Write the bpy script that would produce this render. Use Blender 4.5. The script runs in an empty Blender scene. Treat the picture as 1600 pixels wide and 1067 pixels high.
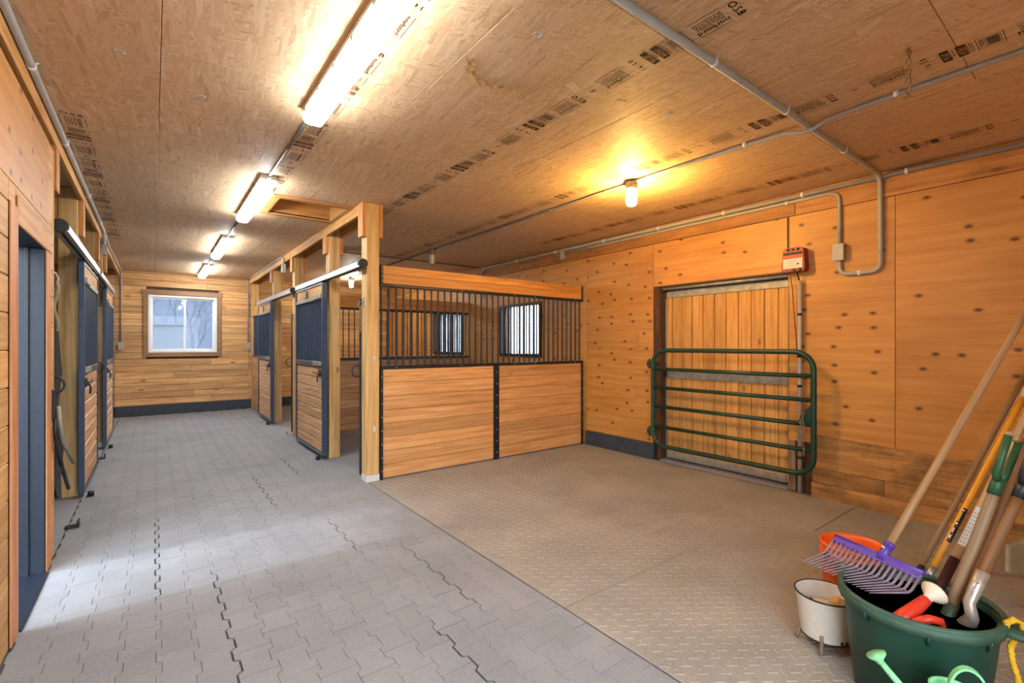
import bpy, bmesh, math, random
from mathutils import Vector, Matrix
random.seed(7)
PI = math.pi
S = bpy.context.scene
C = S.collection

# ------------------------------------------------------------------ camera, sky, sun, exposure
cam_d = bpy.data.cameras.new('camera'); cam = bpy.data.objects.new('camera', cam_d); C.objects.link(cam)
cam_d.sensor_width = 36.0; cam_d.lens = 737.0 / 1600.0 * 36.0; cam_d.shift_y = 5.5 / 1600.0
cam_d.clip_start = 0.02; cam_d.clip_end = 200
cam.location = (0, 0, 1.45); cam.rotation_euler = (PI / 2, 0, -math.radians(37.229))
S.camera = cam
vs = S.view_settings
vs.view_transform = 'Standard'; vs.look = 'None'; vs.gamma = 1.0; vs.use_curve_mapping = False
vs.exposure = 1.18
W = bpy.data.worlds.new('sky'); S.world = W; W.use_nodes = True
bg = W.node_tree.nodes['Background']; bg.inputs[0].default_value = (0.78, 0.89, 1.0, 1); bg.inputs[1].default_value = 4.6
sun_d = bpy.data.lights.new('sun', 'SUN'); sun = bpy.data.objects.new('sun', sun_d); C.objects.link(sun)
sun_d.energy = 0.9; sun_d.angle = math.radians(4); sun_d.color = (0.80, 0.88, 1.0)
sun.rotation_euler = (0, math.radians(-48), 0); sun.location = (-12, 3.8, 10)
FLUO = 23.0      # radiance of the fluorescent diffusers
WARM = 380.0     # radiance of the lit incandescent jar
COOL = 190.0      # radiance of the lit jar in the far stall


def portal(name, loc, rot, sx, sy):
    d = bpy.data.lights.new(name, 'AREA'); d.shape = 'RECTANGLE'; d.size = sx; d.size_y = sy
    d.cycles.is_portal = True
    o = bpy.data.objects.new(name, d); C.objects.link(o); o.location = loc; o.rotation_euler = rot
    return o


portal('portal_front', (0.55, -0.66, 1.35), (PI / 2, 0, 0), 2.2, 2.7)       # faces +Y (through the open barn door)
portal('portal_back', (0.5, 12.56, 1.9), (-PI / 2, 0, 0), 1.25, 1.25)       # faces -Y
portal('portal_stall', (5.3, 6.43, 1.7), (0, PI / 2, 0), 1.0, 1.25)
portal('portal_stall_far', (5.3, 8.95, 1.7), (0, PI / 2, 0), 1.0, 1.3)
portal('portal_side', (-0.82, 3.79, 1.03), (0, -PI / 2, 0), 2.06, 0.8)


# ------------------------------------------------------------------ helpers
def srgb(h):
    h = h.lstrip('#'); r = []
    for i in (0, 2, 4):
        c = int(h[i:i + 2], 16) / 255.0
        r.append(c / 12.92 if c <= 0.04045 else ((c + 0.055) / 1.055) ** 2.4)
    return (r[0], r[1], r[2], 1.0)


class NT:
    def __init__(s, name):
        s.m = bpy.data.materials.new(name); s.m.use_nodes = True
        s.t = s.m.node_tree; s.n = s.t.nodes; s.b = s.n['Principled BSDF']

    def add(s, t, **kw):
        n = s.n.new(t)
        for k, v in kw.items():
            if hasattr(n, k): setattr(n, k, v)
            else: n.inputs[k].default_value = v
        return n

    def ln(s, a, b): s.t.links.new(a, b)

    def math(s, op, a, b=None, c=None):
        n = s.n.new('ShaderNodeMath'); n.operation = op
        for i, v in enumerate((a, b, c)):
            if v is None: continue
            if isinstance(v, (int, float)): n.inputs[i].default_value = v
            else: s.ln(v, n.inputs[i])
        return n.outputs[0]

    def mix(s, f, a, b, mode='MIX'):
        n = s.n.new('ShaderNodeMix'); n.data_type = 'RGBA'; n.blend_type = mode
        for i, v in ((0, f), (6, a), (7, b)):
            if isinstance(v, (int, float)): n.inputs[i].default_value = v
            elif isinstance(v, tuple): n.inputs[i].default_value = v
            else: s.ln(v, n.inputs[i])
        return n.outputs[2]

    def ramp(s, f, stops):
        n = s.n.new('ShaderNodeValToRGB'); cr = n.color_ramp
        while len(cr.elements) < len(stops): cr.elements.new(0.5)
        for e, (p, c) in zip(cr.elements, stops):
            e.position = p; e.color = c if isinstance(c, tuple) else (c, c, c, 1)
        s.ln(f, n.inputs[0]); return n.outputs[0]

    def coords(s, scale=(1, 1, 1), rnd=37.0, rot=(0, 0, 0)):
        tc = s.n.new('ShaderNodeTexCoord'); oi = s.n.new('ShaderNodeObjectInfo')
        v = s.n.new('ShaderNodeVectorMath'); v.operation = 'ADD'
        cb = s.n.new('ShaderNodeCombineXYZ')
        r = s.math('MULTIPLY', oi.outputs['Random'], rnd)
        for i in range(3): s.ln(r, cb.inputs[i])
        s.ln(tc.outputs['Object'], v.inputs[0]); s.ln(cb.outputs[0], v.inputs[1])
        mp = s.n.new('ShaderNodeMapping'); mp.inputs['Scale'].default_value = scale; mp.inputs['Rotation'].default_value = rot
        s.ln(v.outputs[0], mp.inputs[0]); s.rand = oi.outputs['Random']
        return mp.outputs[0]

    def noise(s, v, scale=1.0, detail=4, rough=0.55, dist=0.0):
        n = s.add('ShaderNodeTexNoise'); s.ln(v, n.inputs['Vector'])
        n.inputs['Scale'].default_value = scale; n.inputs['Detail'].default_value = detail
        n.inputs['Roughness'].default_value = rough; n.inputs['Distortion'].default_value = dist
        return n.outputs['Fac']

    def bump(s, h, st, dist=0.01):
        n = s.add('ShaderNodeBump'); n.inputs['Strength'].default_value = st; n.inputs['Distance'].default_value = dist
        s.ln(h, n.inputs['Height']); s.ln(n.outputs[0], s.b.inputs['Normal'])


def plain(name, hexc, rough=0.5, metal=0.0, var=0.0, bump=0.0, scale=30, spec=0.5):
    t = NT(name); v = t.coords()
    col = srgb(hexc)
    t.b.inputs['Roughness'].default_value = rough; t.b.inputs['Metallic'].default_value = metal
    t.b.inputs['Specular IOR Level'].default_value = spec
    f = t.noise(v, scale, 4)
    k = var
    lo = tuple(c * (1 - k) for c in col[:3]) + (1,); hi = tuple(min(1, c * (1 + k)) for c in col[:3]) + (1,)
    t.ln(t.ramp(f, [(0.3, lo), (0.7, hi)]), t.b.inputs['Base Color'])
    if bump: t.bump(f, bump)
    return t.m


AX = {'x': (0.04, 1, 1), 'y': (1, 0.04, 1), 'z': (1, 1, 0.04)}


def wood(name, light, mid, dark, axis, rough=0.6, var=0.22, knots=0.5, kcol='5a3418', gscale=26, kscale=5.0, bump=0.15, dirt=0.0, tone=0.35):
    t = NT(name); a = AX[axis]
    v = t.coords(a)
    g = t.noise(v, gscale, 5, 0.6, 0.12)
    v2 = t.coords(tuple(min(1, x * 1.8) for x in a))
    w = t.noise(v2, 7.0, 2, 0.5, 0.0)
    rings = t.math('FRACT', t.math('MULTIPLY', w, 9.0))
    rings = t.math('ABSOLUTE', t.math('SUBTRACT', rings, 0.5))
    f = t.math('ADD', t.math('MULTIPLY', g, 0.80), t.math('MULTIPLY', rings, 0.26))
    col = t.ramp(f, [(0.27, srgb(dark)), (0.46, srgb(mid)), (0.64, srgb(light))])
    vb = t.coords((1, 1, 1))
    big = t.noise(vb, 1.3, 3)
    col = t.mix(t.ramp(big, [(0.35, 0.0), (0.7, tone)]), col, srgb(dark))
    if knots > 0:
        ka = tuple(0.42 if x < 0.5 else 1 for x in a)
        vk = t.coords(ka)
        vo = t.add('ShaderNodeTexVoronoi'); vo.inputs['Scale'].default_value = kscale; vo.inputs['Randomness'].default_value = 0.9
        t.ln(vk, vo.inputs['Vector'])
        kf = t.ramp(vo.outputs['Distance'], [(0.03 * knots * 2, 1.0), (0.14 * knots * 2, 0.0)])
        col = t.mix(t.math('MULTIPLY', kf, 0.8), col, srgb(kcol))
    if dirt > 0:
        dn = t.noise(t.coords((1, 1, 1)), 3.5, 6, 0.65)
        col = t.mix(t.ramp(dn, [(0.45, 0.0), (0.68, dirt)]), col, srgb('3c2a18'))
    hs = t.add('ShaderNodeHueSaturation'); t.ln(col, hs.inputs['Color'])
    t.ln(t.math('MULTIPLY_ADD', t.rand, var * 2, 1 - var), hs.inputs['Value'])
    t.ln(hs.outputs[0], t.b.inputs['Base Color']); t.b.inputs['Roughness'].default_value = rough
    t.bump(f, bump, 0.004)
    return t.m


def osb(name, tint=1.0):
    t = NT(name)
    base = t.coords((1, 1, 1), 50)
    warp = t.add('ShaderNodeTexNoise'); warp.inputs['Scale'].default_value = 4; warp.inputs['Detail'].default_value = 2
    t.ln(base, warp.inputs['Vector'])
    res = None; hres = None
    for i, (ang, sc, sx) in enumerate(((0.25, 26, 0.14), (-0.35, 31, 0.16), (1.15, 28, 0.2), (-0.08, 22, 0.12))):
        mp = t.add('ShaderNodeMapping'); mp.inputs['Rotation'].default_value = (0, 0, ang)
        mp.vector_type = 'TEXTURE'
        vm = t.add('ShaderNodeVectorMath'); vm.operation = 'MULTIPLY_ADD'
        t.ln(warp.outputs['Color'], vm.inputs[0]); vm.inputs[1].default_value = (0.03, 0.03, 0.0); t.ln(base, vm.inputs[2])
        t.ln(vm.outputs[0], mp.inputs[0])
        st = t.add('ShaderNodeVectorMath'); st.operation = 'MULTIPLY'; st.inputs[1].default_value = (1.0, sx, 0.0)
        t.ln(mp.outputs[0], st.inputs[0])
        vo = t.add('ShaderNodeTexVoronoi'); vo.inputs['Scale'].default_value = sc * 2.4
        t.ln(st.outputs[0], vo.inputs['Vector'])
        sep = t.add('ShaderNodeSeparateColor'); t.ln(vo.outputs['Color'], sep.inputs[0])
        val = sep.outputs[0]
        if res is None: res = val
        else:
            pick = t.math('GREATER_THAN', sep.outputs[1], 0.55)
            n = t.n.new('ShaderNodeMix'); t.ln(pick, n.inputs[0]); t.ln(res, n.inputs[2]); t.ln(val, n.inputs[3]); res = n.outputs[0]
    fine = t.noise(t.coords((1, 1, 1), 50), 60, 3, 0.7)
    res = t.math('ADD', t.math('MULTIPLY', res, 0.68), t.math('MULTIPLY', fine, 0.32))
    col = t.ramp(res, [(0.08, srgb('b58c5f')), (0.26, srgb('d0a877')), (0.55, srgb('d9b486')), (0.80, srgb('e0be94')), (0.95, srgb('f0ddbc'))])
    big = t.noise(t.coords((1, 1, 1), 50), 0.9, 3)
    col = t.mix(t.ramp(big, [(0.4, 0.0), (0.75, 0.3)]), col, srgb('bf9666'))
    hs = t.add('ShaderNodeHueSaturation'); t.ln(col, hs.inputs['Color'])
    hs.inputs['Saturation'].default_value = 0.9
    t.ln(t.math('MULTIPLY_ADD', t.rand, 0.12, 0.94), hs.inputs['Value'])
    t.ln(hs.outputs[0], t.b.inputs['Base Color']); t.b.inputs['Roughness'].default_value = 0.62
    t.bump(res, 0.35, 0.004)
    return t.m


def plywood(name):
    t = NT(name)
    g = t.noise(t.coords((1, 0.05, 1)), 22, 5, 0.6, 0.3)
    col = t.ramp(g, [(0.3, srgb('b67c38')), (0.5, srgb('c68c44')), (0.7, srgb('cf9850'))])
    big = t.noise(t.coords((1, 0.6, 1)), 2.0, 4)
    col = t.mix(t.ramp(big, [(0.42, 0.0), (0.75, 0.5)]), col, srgb('a2692a'))
    vk = t.coords((1, 0.62, 1.0), 9.0)
    sx = t.add('ShaderNodeSeparateXYZ'); t.ln(vk, sx.inputs[0]); cx = t.add('ShaderNodeCombineXYZ')
    t.ln(sx.outputs[1], cx.inputs[0]); t.ln(sx.outputs[2], cx.inputs[1])
    vo = t.add('ShaderNodeTexVoronoi'); vo.voronoi_dimensions = '2D'; vo.inputs['Scale'].default_value = 6.0; vo.inputs['Randomness'].default_value = 0.7
    t.ln(cx.outputs[0], vo.inputs['Vector'])
    sep = t.add('ShaderNodeSeparateColor'); t.ln(vo.outputs['Color'], sep.inputs[0])
    on = t.math('GREATER_THAN', sep.outputs[0], 0.35)
    k = t.math('MULTIPLY', t.ramp(vo.outputs['Distance'], [(0.06, 1.0), (0.085, 0.45), (0.16, 0.0)]), on)
    col = t.mix(t.math('MULTIPLY', k, 0.9), col, srgb('55290f'))
    hs = t.add('ShaderNodeHueSaturation'); t.ln(col, hs.inputs['Color'])
    t.ln(t.math('MULTIPLY_ADD', t.rand, 0.16, 0.92), hs.inputs['Value'])
    t.ln(hs.outputs[0], t.b.inputs['Base Color']); t.b.inputs['Roughness'].default_value = 0.5
    t.bump(g, 0.08, 0.003)
    return t.m


def rubber(name, a, b, dust, amount, rough=0.75, scale=2.0):
    t = NT(name)
    tc = t.add('ShaderNodeNewGeometry'); v = tc.outputs['Position']
    n1 = t.noise(v, scale, 6, 0.62); n2 = t.noise(v, 60, 3, 0.6)
    col = t.ramp(n2, [(0.3, srgb(a)), (0.7, srgb(b))])
    col = t.mix(t.ramp(n1, [(0.38, 0.0), (0.68, amount)]), col, srgb(dust))
    n3 = t.noise(v, 0.9, 5, 0.6, 0.6)
    col = t.mix(t.ramp(n3, [(0.55, 0.0), (0.75, 0.45)]), col, srgb('6c6560'))
    oi = t.add('ShaderNodeObjectInfo'); hs = t.add('ShaderNodeHueSaturation'); t.ln(col, hs.inputs['Color'])
    t.ln(t.math('MULTIPLY_ADD', oi.outputs['Random'], 0.10, 0.95), hs.inputs['Value'])
    t.ln(hs.outputs[0], t.b.inputs['Base Color']); t.b.inputs['Roughness'].default_value = rough
    t.bump(n2, 0.12, 0.002)
    return t.m


def emit(name, col, st):
    t = NT(name); t.b.inputs['Base Color'].default_value = (0.8, 0.8, 0.8, 1)
    t.b.inputs['Emission Color'].default_value = col; t.b.inputs['Emission Strength'].default_value = st
    return t.m


def glass(name, rough=0.02, tint=(1, 1, 1, 1), dust=0.0):
    t = NT(name); t.n.remove(t.b)
    out = t.n['Material Output']
    tr = t.add('ShaderNodeBsdfTransparent'); tr.inputs[0].default_value = tint
    gl = t.add('ShaderNodeBsdfGlossy'); gl.inputs['Roughness'].default_value = rough
    fr = t.add('ShaderNodeFresnel'); fr.inputs[0].default_value = 1.22
    mx = t.add('ShaderNodeMixShader'); t.ln(fr.outputs[0], mx.inputs[0]); t.ln(tr.outputs[0], mx.inputs[1]); t.ln(gl.outputs[0], mx.inputs[2])
    last = mx.outputs[0]
    if dust:
        df = t.add('ShaderNodeBsdfDiffuse'); df.inputs[0].default_value = (0.75, 0.75, 0.74, 1)
        tl = t.add('ShaderNodeBsdfTranslucent'); tl.inputs[0].default_value = (0.8, 0.82, 0.85, 1)
        m3 = t.add('ShaderNodeMixShader'); m3.inputs[0].default_value = 0.6; t.ln(df.outputs[0], m3.inputs[1]); t.ln(tl.outputs[0], m3.inputs[2])
        m2 = t.add('ShaderNodeMixShader'); t.ln(last, m2.inputs[1]); t.ln(m3.outputs[0], m2.inputs[2])
        v = t.coords(); t.ln(t.ramp(t.noise(v, 9, 5), [(0.3, dust * 0.5), (0.75, dust)]), m2.inputs[0]); last = m2.outputs[0]
    t.ln(last, out.inputs['Surface'])
    return t.m


M = {}
M['osb'] = osb('osb_ceiling')
M['pale_chip'] = plain('pale_wood_strand', 'e2c49c', 0.7, var=0.06)
M['ply'] = plywood('stained_plywood')
M['ink'] = plain('stamp_ink', '2f2318', 0.8)
M['ink2'] = plain('stamp_ink_faded', '6a4a30', 0.8)
M['osb_flat'] = plain('stamp_ground', 'b98a55', 0.7, var=0.1)
M['back_board'] = wood('pine_wall_board', 'e6bd86', 'd7a76c', 'ac7746', 'x', knots=0.45, kscale=4.0, tone=0.35, var=0.2)
M['side_board'] = wood('pine_side_board', 'd8ad72', 'c89a5c', 'a9783f', 'y', knots=0.35, kscale=3.0)
M['stall_board'] = wood('stall_board', 'dcab76', 'cd9860', 'ab7742', 'x', knots=0.35, kscale=3.2, var=0.18)
M['door_board'] = wood('door_board', 'dab48a', 'c99d70', 'a3754e', 'y', knots=0.4, kscale=3.5, var=0.15)
M['part_board'] = wood('partition_board', 'd3ae8a', 'c39974', '9b7052', 'x', knots=0.4, kscale=3.5, var=0.15)
M['post'] = wood('treated_post', 'dab87e', 'c9a266', 'a07c48', 'z', knots=0.35, kscale=4.0, gscale=20, var=0.08)
M['beam_y'] = wood('header_lumber', 'dba968', 'cd974f', 'a87333', 'y', knots=0.3, kscale=3.0, var=0.08)
M['beam_x'] = wood('cross_lumber', 'd79f60', 'c88a48', 'a36c35', 'x', knots=0.3, kscale=3.0, var=0.10)
M['cleat'] = wood('cleat_lumber', 'db9f62', 'cd8c4a', 'a96e36', 'z', knots=0.3, var=0.1)
M['casing'] = wood('door_casing', 'd9a172', 'c98a5b', 'a5683c', 'z', knots=0.2, var=0.08)
M['vert_board'] = wood('vertical_door_board', 'dcab64', 'cf984f', 'ab7638', 'z', knots=0.4, kscale=4.5, var=0.16, gscale=30)
M['kick'] = wood('dirty_kick_board', 'cc9855', 'b27f42', '8a6030', 'y', knots=0.3, dirt=0.65, var=0.1)
M['rim_board'] = wood('rim_board', 'c99155', 'b67d45', '8f5c30', 'y', knots=0.35, kscale=4, dirt=0.25, var=0.1)
M['dark_wood'] = wood('dark_jamb', '6b4526', '523319', '35200f', 'z', knots=0.2)
M['win_trim'] = wood('window_casing', 'a98259', '96714b', '7d5c3b', 'x', knots=0.1, var=0.05)
M['paver'] = rubber('rubber_paver', '7c7e82', '8a8c91', '98989a', 0.6)
M['joint'] = plain('joint_dirt', '5c5851', 0.95, var=0.3, bump=0.4)
M['mat'] = rubber('tread_mat', '847e76', '938d85', 'a39b90', 0.7)
M['stall_mat'] = rubber('stall_mat', '7c7e82', '8a8c91', '98989a', 0.6)
M['base_rub'] = plain('baseboard_rubber', '333b45', 0.6, var=0.25, bump=0.1, scale=12)
M['steel'] = plain('black_powder_steel', '1d2126', 0.42, 0.1, var=0.2)
M['steel_blue'] = plain('door_channel_steel', '36455b', 0.35, 0.2, var=0.2)
M['navy'] = plain('navy_paint', '141d2c', 0.4, var=0.2)
M['galv'] = plain('galvanised_steel', 'a7abad', 0.38, 0.75, var=0.15, scale=14)
M['galv_dull'] = plain('dull_galvanised', 'a09c90', 0.55, 0.4, var=0.25, scale=14)
M['zinc'] = plain('white_zinc', 'd3d6d8', 0.5, 0.2, var=0.08)
M['bolt'] = plain('bolt_zinc', 'c9c9c4', 0.35, 0.7)
M['pvc'] = plain('grey_conduit', 'a9a6a1', 0.5, var=0.08, scale=10)
M['pvc_dark'] = plain('dark_conduit', '6c665f', 0.5, var=0.1, scale=10)
M['box_grey'] = plain('box_grey', 'aeaca6', 0.5, var=0.06)
M['white_pl'] = plain('white_vinyl', 'e9ecef', 0.4, var=0.03)
M['housing'] = plain('fixture_housing', 'd5d3c8', 0.45, var=0.04)
M['fluo'] = emit('fluorescent_diffuser', (0.93, 0.97, 1.0, 1), FLUO)
M['warm'] = emit('lit_warm_jar', (1.0, 0.58, 0.14, 1), WARM)
M['cool'] = emit('lit_white_jar', (1.0, 0.90, 0.74, 1), COOL)
M['jar_off'] = plain('unlit_jar_glass', 'e2e2dc', 0.15, var=0.05)
M['fix_metal'] = plain('jar_fixture_metal', '8d8478', 0.45, 0.5)
M['glass'] = glass('window_glass', 0.02, (0.95, 0.97, 1, 1), 0.07)
M['frosted'] = glass('bright_glass', 0.02, (1, 1, 1, 1), 0.2)
M['gate'] = plain('gate_green', '1d3d2e', 0.4, 0.1, var=0.25, scale=8)
M['chain'] = plain('chain_metal', 'a28f6c', 0.45, 0.6, var=0.3)
M['tub'] = plain('tub_green', '123d30', 0.45, var=0.22, bump=0.05, scale=8)
M['tub_rim'] = plain('tub_rim_dusty', '385544', 0.6, var=0.25, scale=14)
M['purple'] = plain('fork_purple', '5a3d9c', 0.4, var=0.2)
M['purple_d'] = plain('fork_tine_dusty', '83737f', 0.5, var=0.2)
M['orange'] = plain('bucket_orange', 'f0641a', 0.4, var=0.06)
M['enamel'] = plain('white_enamel', 'e4ddd2', 0.25, var=0.04)
M['enamel_bl'] = plain('black_enamel', '1a1614', 0.4)
M['rust'] = plain('worn_leg_metal', '8d7a66', 0.55, 0.4, var=0.3)
M['tan'] = plain('dry_scraps', 'c49a63', 0.8, var=0.3)
M['brown'] = plain('brown_scrap', '4a342a', 0.8, var=0.3)
M['ash'] = wood('ash_handle', 'c9a377', 'b78e62', '8b653f', 'z', knots=0.0, gscale=30, var=0.06)
M['ash_dark'] = wood('weathered_handle', 'a98d6c', '937756', '6b5237', 'z', knots=0.0, gscale=30, var=0.06)
M['brown_handle'] = wood('brown_handle', 'a07040', '84572c', '553515', 'z', knots=0.0, gscale=30, var=0.06)
M['yellow'] = plain('yellow_lacquer_handle', 'e09a2c', 0.35, var=0.08)
M['lime'] = plain('lime_print', 'a9b03a', 0.6)
M['grey_pl'] = plain('grey_plastic', 'b4b0a8', 0.5)
M['green_pl'] = plain('green_grip', '27502f', 0.45, var=0.15)
M['black_pl'] = plain('black_grip', '1f2125', 0.45, var=0.15)
M['maroon'] = plain('maroon_socket', '4a2a2c', 0.5, 0.3, var=0.2)
M['socket_green'] = plain('green_socket', '3c4a34', 0.55, 0.2, var=0.25)
M['shovel'] = plain('shovel_steel', 'b4a89c', 0.35, 0.55, var=0.2)
M['blade'] = plain('dirty_blade', '5a463a', 0.6, 0.3, var=0.3)
M['red'] = plain('red_plastic', 'd83a22', 0.4, var=0.06)
M['cream'] = plain('cream_plastic', 'ddcdb4', 0.45, var=0.05)
M['mint'] = plain('mint_plastic', '86cf93', 0.4, var=0.05)
M['yrope'] = plain('yellow_rope', 'd8a915', 0.7, var=0.2)
M['twine'] = plain('twine', '9c7a4c', 0.9, var=0.3)
M['rake'] = plain('rake_wire', '5c4632', 0.6, 0.3, var=0.3)
M['box_red'] = plain('energizer_red', '8f2217', 0.45, var=0.15)
M['paper'] = plain('label_paper', 'dcd8d0', 0.6, var=0.05)
M['label_red'] = plain('label_red', 'd5452a', 0.5)
M['cord'] = plain('brown_cord', '4a2412', 0.6)
M['cord_black'] = plain('black_cord', '17130f', 0.6)
M['leather'] = plain('dark_strap', '3a342f', 0.7, var=0.3)
M['lead'] = plain('worn_rope', '8a7a62', 0.8, var=0.3)
M['scoop'] = plain('dusty_scoop', '8c7d5c', 0.5, 0.2, var=0.25, scale=8)
M['ext'] = plain('outside_ground', '4f5650', 0.9, var=0.25, scale=2)
M['bark'] = plain('bare_bark', '3b4354', 0.9, var=0.3)
M['shed'] = plain('pale_shed', '3c4650', 0.8, var=0.05)


class MB:
    def __init__(s): s.v = []; s.f = []; s.sm = []; s.mi = []; s.cur = 0

    def face(s, idx, smooth=False): s.f.append(idx); s.sm.append(smooth); s.mi.append(s.cur)

    def box(s, x0, x1, y0, y1, z0, z1, b=0.0):
        if x0 > x1: x0, x1 = x1, x0
        if y0 > y1: y0, y1 = y1, y0
        if z0 > z1: z0, z1 = z1, z0
        n = len(s.v)
        b = min(b, (x1 - x0) * 0.4, (y1 - y0) * 0.4, (z1 - z0) * 0.4)
        if b <= 0:
            s.v += [(x, y, z) for z in (z0, z1) for y in (y0, y1) for x in (x0, x1)]
            for q in ((0, 2, 3, 1), (4, 5, 7, 6), (0, 1, 5, 4), (2, 6, 7, 3), (0, 4, 6, 2), (1, 3, 7, 5)):
                s.face([n + i for i in q])
            return s
        lo = (x0, y0, z0); hi = (x1, y1, z1)
        ids = {}
        for sx in (0, 1):
            for sy in (0, 1):
                for sz in (0, 1):
                    sg = (sx, sy, sz)
                    for a in range(3):      # vertex pushed in on the two axes other than a
                        p = []
                        for k in range(3):
                            e = hi[k] if sg[k] else lo[k]
                            if k != a: e += -b if sg[k] else b
                            p.append(e)
                        ids[(sg, a)] = len(s.v); s.v.append(tuple(p))
        def sgn(a, va, b_, vb, c, vc):
            t = [0, 0, 0]; t[a] = va; t[b_] = vb; t[c] = vc; return tuple(t)
        for a in range(3):
            u, w = (a + 1) % 3, (a + 2) % 3
            for va in (0, 1):
                q = [ids[(sgn(a, va, u, p, w, r), a)] for p, r in ((0, 0), (1, 0), (1, 1), (0, 1))]
                s.face(q if va else q[::-1])
            for p in (0, 1):
                for r in (0, 1):   # edge along a between faces u and w
                    q = [ids[(sgn(a, 0, u, p, w, r), u)], ids[(sgn(a, 1, u, p, w, r), u)], ids[(sgn(a, 1, u, p, w, r), w)], ids[(sgn(a, 0, u, p, w, r), w)]]
                    s.face(q if (p == r) else q[::-1])
        for sx in (0, 1):
            for sy in (0, 1):
                for sz in (0, 1):
                    q = [ids[((sx, sy, sz), a)] for a in range(3)]
                    s.face(q if (sx + sy + sz) % 2 == 1 else q[::-1])
        return s

    def tube(s, pts, r, n=10, cap=True, closed=False):
        pts = [Vector(p) for p in pts]
        rs = r if isinstance(r, (list, tuple)) else [r] * len(pts)
        m = len(pts); base = len(s.v)
        d0 = (pts[1] - pts[0]).normalized()
        up = Vector((0, 0, 1)) if abs(d0.z) < 0.9 else Vector((1, 0, 0))
        nrm = (up - d0 * up.dot(d0)).normalized()
        for i, p in enumerate(pts):
            if closed: d = (pts[(i + 1) % m] - pts[i - 1]).normalized()
            elif i == 0: d = d0
            elif i == m - 1: d = (pts[-1] - pts[-2]).normalized()
            else: d = ((pts[i + 1] - p).normalized() + (p - pts[i - 1]).normalized()).normalized()
            nrm = (nrm - d * nrm.dot(d)).normalized(); bi = d.cross(nrm)
            for k in range(n):
                a = 2 * PI * k / n
                s.v.append(tuple(p + (nrm * math.cos(a) + bi * math.sin(a)) * rs[i]))
        for i in range(m if closed else m - 1):
            j = (i + 1) % m
            for k in range(n):
                k2 = (k + 1) % n
                s.face([base + i * n + k, base + i * n + k2, base + j * n + k2, base + j * n + k], True)
        if cap and not closed:
            s.face([base + k for k in range(n)][::-1]); s.face([base + (m - 1) * n + k for k in range(n)])
        return s

    def lathe(s, prof, c=(0, 0, 0), n=24, sx=1.0, sy=1.0, rot=None):
        base = len(s.v); m = len(prof)
        for (r, z) in prof:
            for k in range(n):
                a = 2 * PI * k / n
                p = Vector((r * math.cos(a) * sx, r * math.sin(a) * sy, z))
                if rot is not None: p = rot @ p
                s.v.append(tuple(p + Vector(c)))
        for i in range(m - 1):
            for k in range(n):
                k2 = (k + 1) % n
                s.face([base + i * n + k, base + i * n + k2, base + (i + 1) * n + k2, base + (i + 1) * n + k], True)
        if prof[0][0] > 1e-5: s.face([base + k for k in range(n)][::-1])
        if prof[-1][0] > 1e-5: s.face([base + (m - 1) * n + k for k in range(n)])
        return s

    def prism(s, poly, h0, h1, axis='z'):
        n = len(poly); b = len(s.v)
        def mk(u, w, h): return {'z': (u, w, h), 'y': (u, h, w), 'x': (h, u, w)}[axis]
        s.v += [mk(u, w, h0) for u, w in poly] + [mk(u, w, h1) for u, w in poly]
        fl = axis == 'y'
        a = [b + i for i in range(n)]; t = [b + n + i for i in range(n)]
        s.face(a if fl else a[::-1]); s.face(t[::-1] if fl else t)
        for i in range(n):
            j = (i + 1) % n
            q = [b + i, b + j, b + n + j, b + n + i]
            s.face(q[::-1] if fl else q)
        return s

    def quad(s, a, b, c, d):
        n = len(s.v); s.v += [tuple(a), tuple(b), tuple(c), tuple(d)]; s.face([n, n + 1, n + 2, n + 3]); return s

    def mesh(s, name, mats, off=(0, 0, 0)):
        me = bpy.data.meshes.new(name)
        ox, oy, oz = off
        me.from_pydata([(x - ox, y - oy, z - oz) for x, y, z in s.v], [], s.f)
        for m in (mats if isinstance(mats, (list, tuple)) else [mats]): me.materials.append(m)
        me.polygons.foreach_set('use_smooth', s.sm); me.polygons.foreach_set('material_index', s.mi)
        me.update(); return me


def link(name, data, parent=None, loc=(0, 0, 0)):
    o = bpy.data.objects.new(name, data); C.objects.link(o)
    o.location = loc
    if parent: o.parent = parent
    return o


def wl(o):
    p = Vector(o.location)
    while o.parent: o = o.parent; p += Vector(o.location)
    return p


def tag(o, label=None, cat=None, group=None, kind=None):
    if label: o['label'] = label
    if cat: o['category'] = cat
    if group: o['group'] = group
    if kind: o['kind'] = kind
    return o


def thing(name, label, cat, base, group=None):
    return tag(link(name, None, None, base), label, cat, group)


def part(name, mb, mats, parent, label=None, kind=None):
    """mb is in world coordinates; origin goes to the middle of the piece."""
    lo = [min(v[i] for v in mb.v) for i in range(3)]; hi = [max(v[i] for v in mb.v) for i in range(3)]
    c = Vector([(lo[i] + hi[i]) / 2 for i in range(3)])
    o = link(name, mb.mesh(name, mats, c), parent, c - wl(parent) if parent else c)
    if label: o['label'] = label
    if kind: o['kind'] = kind
    return o


def solo(name, mb, mats, label, cat, group=None):
    lo = [min(v[i] for v in mb.v) for i in range(3)]; hi = [max(v[i] for v in mb.v) for i in range(3)]
    c = Vector(((lo[0] + hi[0]) / 2, (lo[1] + hi[1]) / 2, lo[2]))
    return tag(link(name, mb.mesh(name, mats, c), None, c), label, cat, group)


def struct(name, mb=None, mats=None, base=(0, 0, 0)):
    if mb is None: o = link(name, None, None, base)
    else: o = part(name, mb, mats, None)
    o['kind'] = 'structure'
    return o


def B(*a, b=0.0): return MB().box(*a, b=b)


# ------------------------------------------------------------------ setting
ZC = 2.96          # underside of the ceiling
XL, XR, YB = -0.55, 5.08, 12.3

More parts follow.
